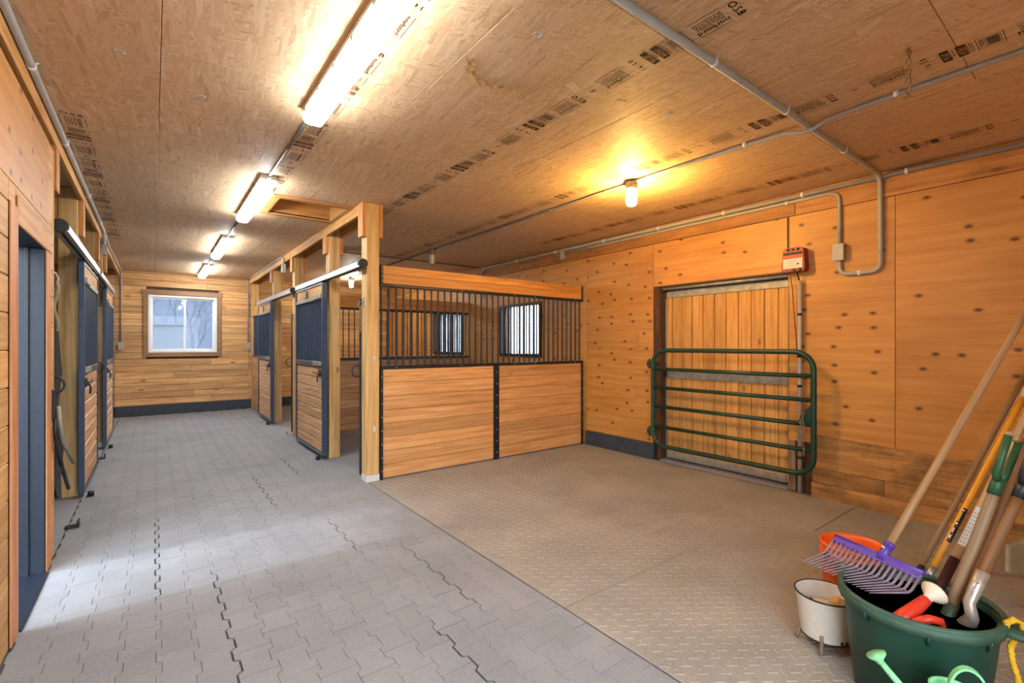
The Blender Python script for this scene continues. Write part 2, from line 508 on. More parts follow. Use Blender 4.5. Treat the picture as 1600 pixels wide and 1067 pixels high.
# floor: base slab, then pavers and mats
floor = struct('floor', B(-4.0, 5.35, -0.7, 12.5, -0.12, -0.012), M['joint'])
ground = struct('ground', B(-40, 60, -40, 70, -0.3, -0.13), M['ext'])

PX, PL = 0.142, 0.2035


def dogbone(gl, gr, gb, gt, x0=-9, x1=9):
    h = PL / 2; e = 0.0825; w = 0.0595; q = gr * 0.9; r = gl * 0.9
    right = [(e, -h + gb), (e, -0.058 - q), (w, -0.043 - q), (w, 0.043 + q), (e, 0.058 + q), (e, h - gt)]
    left = [(-e, h - gt), (-e, 0.058 + r), (-w, 0.043 + r), (-w, -0.043 - r), (-e, -0.058 - r), (-e, -h + gb)]
    pts = [(x - gr, y) for x, y in right] + [(x + gl, y) for x, y in left]
    return [(min(max(x, x0), x1), y) for x, y in pts]


def paver_mb(poly, ox=0, oy=0, oz=0, mb=None):
    mb = mb or MB(); n = len(poly); b = len(mb.v); c = 0.0016
    cx = sum(p[0] for p in poly) / n
    mb.v += [(x + ox, y + oy, oz - 0.011) for x, y in poly] + [(x + ox, y + oy, oz - c) for x, y in poly]
    mb.v += [(x + ox - math.copysign(c, x - cx), y + oy - math.copysign(c, y), oz) for x, y in poly]
    mb.face([b + 2 * n + i for i in range(n)])
    for i in range(n):
        j = (i + 1) % n
        mb.face([b + i, b + j, b + n + j, b + n + i]); mb.face([b + n + i, b + n + j, b + 2 * n + j, b + 2 * n + i])
    return mb


SEAM = {(0, 0): [(1.5, 2.2), (3.3, 4.0)], (2, 0): [(2.2, 3.2)], (-6, 0): [(1.2, 3.55)], (-8, 0): [(3.4, 4.9)], (-2, 0): [(4.6, 5.8)], (1, 0): [(5.6, 6.6)]}
FW = (math.sin(math.radians(37.229)), math.cos(math.radians(37.229)))


def in_view(x, y):
    d = x * FW[0] + y * FW[1]
    if d < 0.4: return None
    px = 800 + 737 * (x * FW[1] - y * FW[0]) / d; py = 539 + 737 * 1.45 / d
    return d if (-60 < px < 1660 and py < 1140) else None


XA0, XA1 = -0.545, 1.80        # aisle paving limits
cells = []
for k in range(-13, 7):
    cx = 1.085 + PX * k
    off = 2.238 + (PL / 2) if k % 2 == 0 else 2.138 + PL / 2
    for j in range(-14, 52):
        cy = off + PL * j
        if cy < -0.6 or cy > 12.25: continue
        if cx - 0.0825 >= XA1 - 0.01 or cx + 0.0825 <= XA0 + 0.01: continue
        gl = gr = 0.0007
        for (kk, _), sp in SEAM.items():
            for (a, b2) in sp:
                if a <= cy <= b2:
                    if k == kk: gr = 0.0042
                    if k == kk + 1: gl = 0.0042
        rr = random.random()
        gb, gt = (0.0009, 0.0009) if rr < 0.7 else ((0.0026, 0.0009) if rr < 0.85 else (0.0009, 0.0022))
        if (k, j) in ((1, -1), (2, 0), (2, -1)): gt = 0.005
        cells.append((in_view(cx, cy), cx, cy, gl, gr, gb, gt))
near = sorted([c for c in cells if c[0]], key=lambda c: c[0])[:300]
ns = set((c[1], c[2]) for c in near)
far_mb = MB(); cache = {}
for d, cx, cy, gl, gr, gb, gt in cells:
    key = (gl, gr, gb, gt, round(max(XA0 - cx, -0.09), 4), round(min(XA1 - cx, 0.09), 4))
    poly = dogbone(gl, gr, gb, gt, XA0 - cx, XA1 - cx)
    dz = random.uniform(-0.0012, 0.0004)
    if (cx, cy) in ns:
        if key not in cache: cache[key] = paver_mb(poly).mesh('paver', M['paver'])
        o = link('paver', cache[key], floor, Vector((cx, cy, dz)) - wl(floor))
        o.rotation_euler = (random.uniform(-0.004, 0.004), random.uniform(-0.004, 0.004), 0)
    else:
        paver_mb(poly, cx, cy, dz, far_mb)
part('paver_field', far_mb, M['paver'], floor, kind='stuff')

# tread-plate mats of the wash bay
bars = {}
mats_rect = [(1.812, 2.945, -0.6, 1.897), (2.951, 4.10, -0.6, 2.24), (4.106, 5.07, -0.6, 1.5), (1.812, 2.945, 1.903, 4.235), (1.812, 2.945, 4.241, 4.86),
             (2.951, 4.10, 2.246, 4.86), (4.106, 5.07, 1.506, 4.86)]
ua = math.radians(-36); U = (math.cos(ua), math.sin(ua)); V = (-U[1], U[0]); ST = 0.052


def bar(mb, cx, cy, d, L=0.052, w=0.011, h=0.0028):
    nx, ny = -d[1], d[0]; b = len(mb.v)
    for z, l, ww in ((0, L / 2, w / 2), (h, L / 2 - 0.004, w / 2 - 0.003)):
        for a, q in ((-1, -1), (1, -1), (1, 1), (-1, 1)):
            mb.v.append((cx + d[0] * l * a + nx * ww * q, cy + d[1] * l * a + ny * ww * q, z))
    mb.face([b + 4, b + 5, b + 6, b + 7])
    for i in range(4):
        j = (i + 1) % 4; mb.face([b + i, b + j, b + 4 + j, b + 4 + i])


mat_objs = []
for r in mats_rect:
    mb = B(r[0], r[1], r[2], r[3], -0.011, 0.0, b=0.003)
    tm = MB()
    for i in range(-130, 130):
        for j in range(-130, 130):
            cx = 3.4 + (i * U[0] + j * V[0]) * ST; cy = 2.2 + (i * U[1] + j * V[1]) * ST
            if r[0] + 0.02 < cx < r[1] - 0.02 and r[2] + 0.02 < cy < r[3] - 0.02:
                bar(tm, cx, cy, U if (i + j) % 2 == 0 else V)
    o = part('rubber_mat', mb, M['mat'], floor)
    part('tread_bars', tm, M['mat'], o, kind='stuff')
for r in ((1.80, 3.4, 4.87, 8.1), (3.406, 5.07, 4.87, 8.1), (1.80, 3.4, 8.106, 12.3), (3.406, 5.07, 8.106, 12.3), (-2.2, -0.552, 4.5, 7.6), (-3.9, -2.206, 4.5, 7.6), (-2.2, -0.552, 7.606, 12.3), (-3.9, -2.206, 7.606, 12.3)):
    part('stall_mat', B(r[0], r[1], r[2], r[3], -0.011, 0.0, b=0.003), M['stall_mat'], floor)

# ceiling: slab above, OSB panels below it, an attic hatch
sl = MB()
sl.box(-1.2, 0.93, -0.7, 4.4, ZC + 0.012, ZC + 0.10).box(-4.0, 0.93, 4.4, 12.5, ZC + 0.012, ZC + 0.10); sl.box(1.78, 5.35, -0.7, 12.5, ZC + 0.012, ZC + 0.10)
sl.box(0.93, 1.78, -0.7, 5.16, ZC + 0.012, ZC + 0.10); sl.box(0.93, 1.78, 5.98, 12.5, ZC + 0.012, ZC + 0.10)
ceiling = struct('ceiling', sl, M['dark_wood'])
HX0, HX1, HY0, HY1 = 1.01, 1.70, 5.235, 5.90


def osb_panel(x0, x1, y0, y1):
    g = 0.0015
    rects = [(x0 + g, x1 - g, y0 + g, y1 - g)]
    if x0 < HX1 and x1 > HX0 and y0 < HY1 and y1 > HY0:    # cut round the hatch
        ya_, yb_ = max(y0 + g, HY0), min(y1 - g, HY1)
        rects = [(x0 + g, x1 - g, y0 + g, HY0), (x0 + g, x1 - g, HY1, y1 - g)]
        if x0 < HX0: rects.append((x0 + g, HX0, ya_, yb_))
        if x1 > HX1: rects.append((HX1, x1 - g, ya_, yb_))
        mb = MB()
        for q in rects:
            if q[1] - q[0] > 0.01 and q[3] - q[2] > 0.01: mb.box(q[0], q[1], q[2], q[3], ZC, ZC + 0.011)
    else:
        q = rects[0]; mb = B(*q, ZC + random.uniform(-0.001, 0.001), ZC + 0.011, b=0.002)
    part('osb_panel', mb, M['osb'], ceiling)


cols = [-4.0, -2.41, -1.19, 0.03, 1.285, 2.49, 3.72, 5.33]
for i in range(len(cols) - 1):
    y = -0.7 - (1.2 if i % 2 else 0.35)
    while y < 12.45:
        a, b2 = max(y, -0.69 if cols[i] > -1.5 else 4.41), min(y + 2.44, 12.45)
        if b2 - a > 0.05: osb_panel(cols[i], cols[i + 1], a, b2)
        y += 2.44
hatch = struct('trim_1', base=(1.36, 5.57, ZC))
part('hatch_frame', B(0.95, 1.765, 5.165, 5.24, ZC - 0.02, ZC - 0.001, b=0.003), M['beam_x'], hatch)
part('hatch_frame', B(0.95, 1.765, 5.90, 5.975, ZC - 0.02, ZC - 0.001, b=0.003), M['beam_x'], hatch)
part('hatch_frame', B(0.95, 1.025, 5.242, 5.898, ZC - 0.02, ZC - 0.001, b=0.003), M['beam_y'], hatch)
part('hatch_frame', B(1.69, 1.765, 5.242, 5.898, ZC - 0.02, ZC - 0.001, b=0.003), M['beam_y'], hatch)
for a in ((HX0, HX1, HY0 - 0.02, HY0), (HX0, HX1, HY1, HY1 + 0.02)): part('hatch_lining', B(*a, ZC, ZC + 0.24), M['beam_x'], hatch)
for a in ((HX0 - 0.02, HX0, HY0, HY1), (HX1, HX1 + 0.02, HY0, HY1)): part('hatch_lining', B(*a, ZC, ZC + 0.24), M['beam_y'], hatch)
part('hatch_lid', B(HX0 - 0.02, HX1 + 0.02, HY0 - 0.02, HY1 + 0.02, ZC + 0.24, ZC + 0.26), M['osb'], hatch)


# grade stamps printed on the panels
def text_mesh(txt, size, align='CENTER'):
    cu = bpy.data.curves.new('t', 'FONT'); cu.body = txt; cu.size = size; cu.align_x = align; cu.align_y = 'CENTER'; cu.resolution_u = 2
    o = bpy.data.objects.new('t', cu); C.objects.link(o)
    me = bpy.data.meshes.new_from_object(o.evaluated_get(bpy.context.evaluated_depsgraph_get()))
    vs_, fs = [tuple(v.co) for v in me.vertices], [list(p.vertices) for p in me.polygons]
    bpy.data.objects.remove(o); bpy.data.meshes.remove(me); bpy.data.curves.remove(cu)
    return vs_, fs


TC = {}


def put_text(mb, txt, size, cx, cy, r, u, z, mat=0, bold=0):
    """r = reading direction, u = letter-up direction (2D); seen from below."""
    k = (txt, size)
    if k not in TC: TC[k] = text_mesh(txt, size)
    vs_, fs = TC[k]; mb.cur = mat
    for dx, dy in ([(0, 0)] if not bold else [(0, 0), (bold, 0), (0, bold)]):
        b = len(mb.v)
        for x, y, _ in vs_:
            mb.v.append((cx + r[0] * (x + dx) + u[0] * (y + dy), cy + r[1] * (x + dx) + u[1] * (y + dy), z))
        for f in fs: mb.face([b + i for i in f])
    mb.cur = 0


def rect(mb, x0, x1, y0, y1, z, mat=0):
    mb.cur = mat; mb.quad((x0, y0, z), (x0, y1, z), (x1, y1, z), (x1, y0, z)); mb.cur = 0


def frame(mb, x0, x1, y0, y1, z, t=0.003):
    rect(mb, x0, x1, y0, y0 + t, z); rect(mb, x0, x1, y1 - t, y1, z); rect(mb, x0, x0 + t, y0, y1, z); rect(mb, x1 - t, x1, y0, y1, z)


def stamp_mb():
    mb = MB(); Z = 0.0
    RX, UX = (1, 0), (0, -1)          # lines reading across the row
    RY, UY = (0, 1), (1, 0)           # lines reading along the row
    put_text(mb, 'O.S.B', 0.052, 0, 0.0, RX, UX, Z, 0, 0.0015)
    for y0, y1 in ((0.045, 0.205), (0.615, 0.795)):
        rect(mb, -0.068, -0.064, y0, y1, Z); rect(mb, 0.062, 0.066, y0, y1, Z)
        put_text(mb, 'norbord', 0.048, 0.034, (y0 + y1) / 2, RY, UY, Z, 0, 0.001)
        for q in range(4):
            x = 0.006 - q * 0.015; yy = y0 + 0.01
            while yy < y1 - 0.012:
                l = random.uniform(0.008, 0.024); rect(mb, x - 0.003, x + 0.003, yy, min(yy + l, y1 - 0.008), Z); yy += l + 0.004
    y0, y1 = 0.245, 0.345
    frame(mb, -0.066, 0.066, y0, y1, Z, 0.003); frame(mb, -0.045, 0.045, y0 + 0.012, y1 - 0.03, Z, 0.002)
    for q in range(11): rect(mb, -0.041 + q * 0.0076, -0.0365 + q * 0.0076, y0 + 0.018, y1 - 0.036, Z)
    for q in range(3):
        rect(mb, -0.05, 0.02 + 0.012 * q, y1 - 0.025 + q * 0.006, y1 - 0.022 + q * 0.006, Z)
        rect(mb, -0.06, 0.055, 0.358 + q * 0.009, 0.361 + q * 0.009, Z)
    for y, tx in ((0.40, '1R24'), (0.462, '2F16')):
        rect(mb, -0.066, 0.066, y - 0.019, y + 0.019, Z)
        put_text(mb, tx, 0.042, 0, y, RX, UX, Z - 0.0006, 1, 0.0012)
    rect(mb, -0.05, 0.03, 0.43, 0.433, Z)
    put_text(mb, '0 3 . 9 1', 0.040, 0, 0.545, RX, UX, Z, 0, 0.0012)
    put_text(mb, 'F', 0.05, 0.0, 0.87, RX, UX, Z, 0, 0.001)
    return mb


st_me = stamp_mb().mesh('grade_stamp', [M['ink'], M['osb_flat']])
st_me2 = st_me.copy(); st_me2.materials[0] = M['ink2']
base_c = wl(ceiling)
for x, ys, dark in ((2.08, [0.09 + 0.985 * i for i in range(-0, 9)], 6), (3.30, [-0.855 + 0.985 * i for i in range(0, 9)], 4), (4.60, [-0.385 + 0.985 * i for i in range(0, 6)], 2), (0.90, [0.4 + 0.985 * i for i in range(0, 5)], 0), (-0.43, [4.2, 5.15, 6.1, 7.05], 0), (-0.43, [8.0], 0)):
    for i, y in enumerate(ys):
        link('grade_stamp', st_me if i < dark else st_me2, ceiling, Vector((x, y, ZC - 0.0018)) - base_c)
# torn strand patch of one sheet
fl = MB()
for i in range(46):
    a = PI * (1.06 + 0.88 * i / 45) ; r = 0.2 + random.uniform(-0.02, 0.02)
    x = 1.53 + r * math.cos(a); y = 2.08 - 0.9 * r * math.sin(a)
    t = random.uniform(0, PI); l = random.uniform(0.012, 0.03); w = 0.006
    dx, dy = math.cos(t), math.sin(t); z = ZC - random.uniform(0.004, 0.016)
    fl.quad((x - dx * l, y - dy * l, ZC), (x - dy * w, y + dx * w, z), (x + dx * l, y + dy * l, z - 0.004), (x + dy * w, y - dx * w, ZC))
for x, y, a, l, w in ((1.96, 1.98, 0.35, 0.055, 0.03), (2.33, 1.95, 1.1, 0.05, 0.035), (0.78, 2.5, 1.4, 0.09, 0.014), (0.45, 1.75, 0.3, 0.07, 0.02), (2.7, 0.75, 1.2, 0.06, 0.02), (3.05, 2.35, 1.3, 0.05, 0.012)):
    dx, dy = math.cos(a), math.sin(a); q = MB()
    q.prism([(x - dx * l - dy * w, y - dy * l + dx * w), (x + dx * l - dy * w * 0.8, y + dy * l + dx * w * 0.8), (x + dx * l * 1.1 + dy * w, y + dy * l * 1.1 - dx * w), (x - dx * l * 0.9 + dy * w * 0.9, y - dy * l * 0.9 - dx * w * 0.9)], ZC - 0.0016, ZC - 0.0002)
    part('pale_strand', q, M['pale_chip'], ceiling)
part('torn_strands', fl, M['tan'], ceiling, kind='stuff')

# back wall
wall_back = struct('wall_back', MB().box(-4.0, -0.1, YB + 0.04, 12.5, 0, ZC).box(1.13, 5.3, YB + 0.04, 12.5, 0, ZC).box(-0.1, 1.13, YB + 0.04, 12.5, 0, 1.28).box(-0.1, 1.13, YB + 0.04, 12.5, 2.51, ZC), M['dark_wood'])
zz = 0.21; row = 0
while zz < ZC - 0.01:
    z1 = min(zz + 0.134, ZC - 0.002)
    segs = [(-0.62, 1.74), (1.74, 5.07), (-3.9, -0.62)]
    for (a, b2) in segs:
        x = a - (random.uniform(0, 1.2) if row % 2 else 0)
        cuts = [a]; p = a + random.uniform(0.7, 2.0)
        while p < b2 - 0.4: cuts.append(p); p += random.uniform(1.2, 2.3)
        cuts.append(b2)
        for c0, c1 in zip(cuts, cuts[1:]):
            pcs = [(c0, c1)]
            if zz < 2.53 and z1 > 1.26:       # cut round the window
                pcs = []
                if c0 < -0.12: pcs.append((c0, min(c1, -0.12)))
                if c1 > 1.15: pcs.append((max(c0, 1.15), c1))
            for q0, q1 in pcs:
                if q1 - q0 < 0.02: continue
                part('board', B(q0 + 0.001, q1 - 0.001, YB - random.uniform(0, 0.003), YB + 0.038, zz + 0.001, z1 - 0.002, b=0.004), M['back_board'], wall_back)
    zz += 0.136; row += 1
struct('baseboard_back', B(-0.62, 5.06, YB - 0.03, YB + 0.02, 0, 0.205, b=0.006), M['base_rub'])


def window(name, x0, x1, z0, z1, y):
    w = struct(name, base=((x0 + x1) / 2, y, z0))
    f = MB(); t = 0.05
    f.box(x0, x1, y - 0.01, y + 0.08, z0, z0 + t, b=0.006).box(x0, x1, y - 0.01, y + 0.08, z1 - t, z1, b=0.006)
    f.box(x0, x0 + t, y - 0.01, y + 0.08, z0 + t, z1 - t, b=0.006).box(x1 - t, x1, y - 0.01, y + 0.08, z0 + t, z1 - t, b=0.006)
    part('window_frame', f, M['white_pl'], w)
    xm = (x0 + x1) / 2 + 0.02
    for a, b2, yy in ((x0 + t, xm + 0.02, y + 0.03), (xm - 0.02, x1 - t, y + 0.05)):
        s = MB(); q = 0.03
        s.box(a, b2, yy, yy + 0.018, z0 + t, z0 + t + q).box(a, b2, yy, yy + 0.018, z1 - t - q, z1 - t).box(a, a + q, yy, yy + 0.018, z0 + t + q, z1 - t - q).box(b2 - q, b2, yy, yy + 0.018, z0 + t + q, z1 - t - q)
        so = part('sash', s, M['white_pl'], w)
        part('pane', B(a + q, b2 - q, yy + 0.006, yy + 0.010, z0 + t + q, z1 - t - q), M['glass'], so)
    for a in ((x0 - 0.11, x1 + 0.11, z1, z1 + 0.10), (x0 - 0.085, x1 + 0.085, z0 - 0.085, z0)): part('window_casing', B(a[0], a[1], y - 0.028, y - 0.002, a[2], a[3], b=0.003), M['win_trim'], w)
    for a in ((x0 - 0.085, x0), (x1, x1 + 0.085)): part('window_casing', B(a[0], a[1], y - 0.026, y - 0.002, z0, z1, b=0.003), M['win_trim'], w)
    return w


window('window_1', -0.09, 1.12, 1.29, 2.50, YB)

# right wall: sheathing behind, plywood sheets, rim board, opening with plank door, stall windows
WIN = [(5.87, 7.03, 1.25, 2.17), (8.35, 9.62, 1.25, 2.17)]
wr = MB(); X0, X1 = XR + 0.016, 5.34
ys = [-0.7, 2.1, 3.68, 5.87, 7.03, 8.35, 9.62, 12.5]
wr.box(X0, X1, -0.7, 2.1, 0, ZC).box(X0, X1, 2.1, 3.68, 2.19, ZC).box(X0, X1, 3.68, 5.87, 0, ZC)
for (a, b2, z0, z1) in WIN: wr.box(X0, X1, a, b2, 0, z0).box(X0, X1, a, b2, z1, ZC)
wr.box(X0, X1, 7.03, 8.35, 0, ZC).box(X0, X1, 9.62, 12.5, 0, ZC)
wall_right = struct('wall_right', wr, M['dark_wood'])


def sheet(y0, y1, z0, z1, dx=0.0):
    part('plywood_sheet', B(XR - dx, XR + 0.014, y0 + 0.0006, y1 - 0.0006, z0 + 0.0005, z1 - 0.0005, b=0.0008), M['ply'], wall_right)


for a in ((-0.69, 1.235, 0.5, 2.735), (1.238, 2.085, 0.5, 2.735), (2.105, 3.70, 2.19, 2.735), (3.705, 4.86, 0.0, 2.735), (4.862, 5.87, 0.0, 2.735),
          (5.872, 7.03, 0.0, 1.25), (5.872, 7.03, 2.17, 2.735), (7.032, 8.35, 0.0, 2.735), (8.352, 9.62, 0.0, 1.25), (8.352, 9.62, 2.17, 2.735), (9.622, 12.25, 0.0, 2.735)): sheet(*a)
for a in ((3.93, 4.85, 1.405, 1.62), (3.98, 4.84, 0.72, 0.80)): part('plywood_patch', B(XR - 0.010, XR - 0.001, a[0], a[1], a[2], a[3], b=0.002), M['ply'], wall_right)
for a in ((-0.69, 2.027), (2.030, 5.6), (5.603, 9.1), (9.103, 12.25)): part('rim_board', B(XR - 0.012, XR + 0.014, a[0], a[1], 2.738, ZC - 0.002, b=0.003), M['rim_board'], wall_right)


def kick(y0, y1, a0, a1, b0, b1, x0, x1):
    mb = MB(); n = 0
    mb.v = [(x0, y0, a0), (x1, y0, a0), (x1, y1, a1), (x0, y1, a1), (x0, y0, b0), (x1, y0, b0), (x1, y1, b1), (x0, y1, b1)]
    for q in ((3, 2, 1, 0), (4, 5, 6, 7), (0, 1, 5, 4), (2, 3, 7, 6), (1, 2, 6, 5), (3, 0, 4, 7)): mb.face(list(q))
    part('kick_board', mb, M['kick'], wall_right)


kick(-0.69, 1.86, 0.28, 0.27, 0.47, 0.59, XR - 0.022, XR + 0.014)
kick(-0.69, 1.30, 0.14, 0.14, 0.278, 0.27, XR - 0.045, XR + 0.014); kick(1.303, 1.86, 0.14, 0.14, 0.27, 0.268, XR - 0.045, XR + 0.014)
kick(-0.69, 1.86, 0.0, 0.0, 0.138, 0.138, XR - 0.07, XR + 0.014)
struct('baseboard_right', B(XR - 0.055, XR - 0.002, 3.66, 4.845, 0.0, 0.20, b=0.006), M['base_rub'])
# dark reveal and plank door
door2 = struct('door_2', base=(5.2, 2.9, 0))
part('jamb', B(XR + 0.002, 5.33, 3.60, 3.68, 0.0, 2.19, b=0.004), M['dark_wood'], door2)
part('jamb', B(XR + 0.004, 5.33, 2.03, 2.10, 0.0, 2.19, b=0.004), M['ash_dark'], door2)
part('header_jamb', B(XR + 0.004, 5.33, 2.10, 3.60, 2.17, 2.20, b=0.004), M['dark_wood'], door2)
part('track', MB().tube([(5.13, 2.11, 2.155), (5.13, 3.60, 2.155)], 0.022, 8), M['galv_dull'], door2)
part('threshold', B(XR - 0.01, 5.33, 2.10, 3.60, -0.011, 0.012), M['stall_mat'], door2)
yy = 2.10
for i in range(11):
    y1 = min(yy + 0.1415, 3.60)
    part('board', B(5.20 - random.uniform(0, 0.003), 5.24, yy + 0.003, y1 - 0.003, 0.03, 2.13, b=0.007), M['vert_board'], door2); yy += 0.1415
for z0, z1, y0 in ((2.045, 2.13, 2.1), (1.035, 1.115, 2.1), (0.03, 0.11, 2.16)):
    part('metal_strip', B(5.184, 5.197, y0, 3.595, z0, z1, b=0.003), M['galv_dull'], door2)
part('edge_strip', B(5.184, 5.199, 3.575, 3.597, 0.02, 2.13, b=0.002), M['galv'], door2)
part('closing_panel', B(5.25, 5.32, 2.02, 3.68, 0.0, 2.19), M['dark_wood'], door2)

# grilled stall windows
for wi, (y0, y1, z0, z1) in enumerate(WIN):
    w = struct('window_%d' % (wi + 2), base=(XR, (y0 + y1) / 2, z0))
    f = MB(); t = 0.05
    f.box(XR - 0.03, XR + 0.03, y0, y1, z0, z0 + t, b=0.004).box(XR - 0.03, XR + 0.03, y0, y1, z1 - t, z1, b=0.004)
    f.box(XR - 0.03, XR + 0.03, y0, y0 + t, z0 + t, z1 - t, b=0.004).box(XR - 0.03, XR + 0.03, y1 - t, y1, z0 + t, z1 - t, b=0.004)
    part('window_frame', f, M['steel'], w)
    nb = 11
    for i in range(nb):
        y = y0 + t + (y1 - y0 - 2 * t) * (i + 1) / (nb + 1)
        part('bar', MB().tube([(XR, y, z0 + t), (XR, y, z1 - t)], 0.0125, 8), M['steel'], w)
    part('pane', B(XR + 0.14, XR + 0.146, y0, y1, z0, z1), M['frosted'], w)

# left wall (aisle side), entry door that opens to the outdoors
wlm = MB(); A0, A1 = -0.70, XL - 0.022
wlm.box(A0, A1, -0.7, 3.364, 0, ZC).box(A0, A1, 3.364, 4.216, 2.096, ZC).box(A0, A1, 4.216, 4.50, 0, 2.82)
wlm.box(-4.0, A0, 4.40, 4.50, 0, ZC).box(-4.0, -3.9, 4.5, 12.5, 0, ZC)
wall_left = struct('wall_left', wlm, M['dark_wood'])


def lboard(y0, y1, z0, z1, dx=0.0, m='side_board'):
    part('board', B(XL - 0.02, XL + dx, y0 + 0.001, y1 - 0.001, z0 + 0.0015, z1 - 0.0015, b=0.004), M[m], wall_left)


z = 0.0
while z < 2.2:
    z1 = min(z + 0.178, 2.25)
    lboard(-0.69, 1.3, z, z1); lboard(1.3, 3.235, z, z1)
    lboard(4.36, 4.50, z, z1)
    z = z1
    if z >= 2.25: break
lboard(3.236, 3.386, 2.142, 2.25); lboard(3.387, 4.36, 2.202, 2.25)
part('plywood_sheet', B(XL - 0.02, XL - 0.002, -0.69, 1.9, 2.252, 2.80, b=0.002), M['ply'], wall_left)
part('plywood_sheet', B(XL - 0.02, XL - 0.002, 1.903, 4.34, 2.252, 2.80, b=0.002), M['ply'], wall_left)
part('plywood_sheet', B(XL - 0.02, XL - 0.004, 4.342, 4.50, 2.252, 2.80, b=0.002), M['side_board'], wall_left)
part('end_board', B(A0, XL, 4.502, 4.53, 0, 2.80, b=0.004), M['post'], wall_left)
d1 = struct('door_1', base=(XL - 0.07, 3.79, 0))
part('jamb', B(-0.70, XL, 3.365, 3.40, 0, 2.06, b=0.003), M['navy'], d1)
part('jamb', B(-0.70, XL, 4.18, 4.215, 0, 2.06, b=0.003), M['navy'], d1)
part('door_stop', B(-0.64, -0.62, 4.165, 4.179, 0, 2.06, b=0.003), M['navy'], d1)
part('head_jamb', B(-0.70, XL, 3.40, 4.18, 2.06, 2.095, b=0.003), M['navy'], d1)
part('threshold', B(-0.70, XL + 0.02, 3.40, 4.18, -0.011, 0.010, b=0.003), M['navy'], d1)
part('casing', B(XL + 0.001, XL + 0.010, 3.24, 3.385, 0, 2.14, b=0.003), M['casing'], d1)
part('casing', B(XL + 0.001, XL + 0.009, 4.19, 4.355, 0, 2.055, b=0.003), M['casing'], d1)
part('casing', B(XL + 0.001, XL + 0.011, 3.387, 4.36, 2.057, 2.20, b=0.003), M['beam_y'], d1)
# front wall behind the camera, with the open barn doorway
struct('wall_front', MB().box(-0.7, XL, -0.72, -0.6, 0, ZC).box(1.65, 5.34, -0.72, -0.6, 0, ZC).box(XL, 1.65, -0.72, -0.6, 2.7, ZC), M['side_board'])

# ------------------------------------------------------------------ posts and headers
PXR = (1.785, 1.925)


def post(x0, x1, y0, y1, label, cleats, base_white=False, top=ZC - 0.003, steel=False):
    t = thing('post', label, 'post', ((x0 + x1) / 2, (y0 + y1) / 2, 0), 'timber posts along the aisle')
    part('shaft', B(x0, x1, y0, y1, 0.0 if not base_white else 0.07, top, b=0.006), M['post'], t)
    if base_white: part('base_bracket', B(x0 - 0.002, x1 + 0.002, y0 - 0.002, y1 + 0.002, 0.0, 0.07, b=0.003), M['zinc'], t, 'galvanised base bracket')
    for cx0, cx1, w0, w1, z0, z1 in cleats:
        ch = 0.012
        mb = MB().prism([(w0, z0 + 0.03), (w0 + ch * 0.5, z0), (w1 - ch * 0.5, z0), (w1, z0 + 0.03), (w1, z1), (w0, z1)], cx0, cx1, 'x')
        part('cleat', mb, M['cleat'], t)
    return t


def cl(y0, y1, z0, z1, x=PXR): return [(x[0] - 0.04, x[0] - 0.001, y0, y1, z0, z1), (x[1] + 0.001, x[1] + 0.04, y0, y1, z0, z1)]


P1 = post(*PXR, 4.88, 5.03, 'corner timber post with galvanised foot at the front of the near stall', cl(4.885, 5.025, 2.60, ZC - 0.004), True)
for zz_ in (1.295, 0.555): part('eye_screw', MB().tube([(1.868, 4.882, zz_ + 0.02), (1.868, 4.862, zz_ + 0.018), (1.868, 4.858, zz_), (1.868, 4.868, zz_ - 0.016)], 0.006, 6).box(1.858, 1.878, 4.873, 4.8795, zz_ - 0.028, zz_ + 0.03), M['zinc'], P1)
P2 = post(*PXR, 6.21, 6.36, 'timber post just behind the near edge of the right hand near stall door', cl(6.215, 6.355, 2.62, 2.838))
P3 = post(*PXR, 8.05, 8.20, 'timber post between the two right hand stalls', cl(8.055, 8.195, 2.62, 2.838))
P4 = post(*PXR, 9.70, 9.85, 'timber post beside the far right hand stall door', cl(9.705, 9.845, 2.62, 2.838))
P5 = post(*PXR, 12.13, 12.27, 'timber post against the plank back wall', cl(12.135, 12.265, 2.62, 2.838))
PLX = (-0.72, -0.578)
cl2 = lambda y0, y1, z0=2.50: cl(y0, y1, z0, 2.838, PLX)
post(*PLX, 6.12, 6.27, 'timber post behind the near left stall door', cl2(6.125, 6.265))
post(*PLX, 7.72, 7.87, 'timber post between the two left hand stall doors', cl2(7.725, 7.865), True)
post(*PLX, 8.86, 9.01, 'timber post behind the far left stall door', cl2(8.865, 9.005), True)
cl0 = thing('cleat_block', 'short wooden cleat under the left header above the wall end', 'block', (XL, 4.55, 2.5))
part('cleat', MB().prism([(4.535, 2.56), (4.55, 2.53), (4.66, 2.53), (4.675, 2.56), (4.675, 2.838), (4.535, 2.838)], PLX[1] + 0.001, PLX[1] + 0.04, 'x'), M['cleat'], cl0)
part('cleat', MB().prism([(4.535, 2.56), (4.55, 2.53), (4.66, 2.53), (4.675, 2.56), (4.675, 2.838), (4.535, 2.838)], PLX[0] - 0.04, PLX[0] - 0.001, 'x'), M['cleat'], cl0)
hb = thing('header_beam', 'doubled timber header over the right hand stall fronts', 'beam', (1.85, 8.6, 2.84))
part('plank', B(PXR[0] - 0.039, PXR[0] - 0.001, 5.028, 12.28, 2.84, ZC - 0.004, b=0.004), M['beam_y'], hb)
part('plank', B(PXR[1] + 0.001, PXR[1] + 0.039, 5.028, 12.28, 2.84, ZC - 0.004, b=0.004), M['beam_y'], hb)
hb = thing('header_beam', 'doubled timber header along the left side of the aisle', 'beam', (-0.65, 6.0, 2.84))
part('plank', B(PLX[1] + 0.001, PLX[1] + 0.039, -0.59, 12.28, 2.84, ZC - 0.004, b=0.004), M['beam_y'], hb)
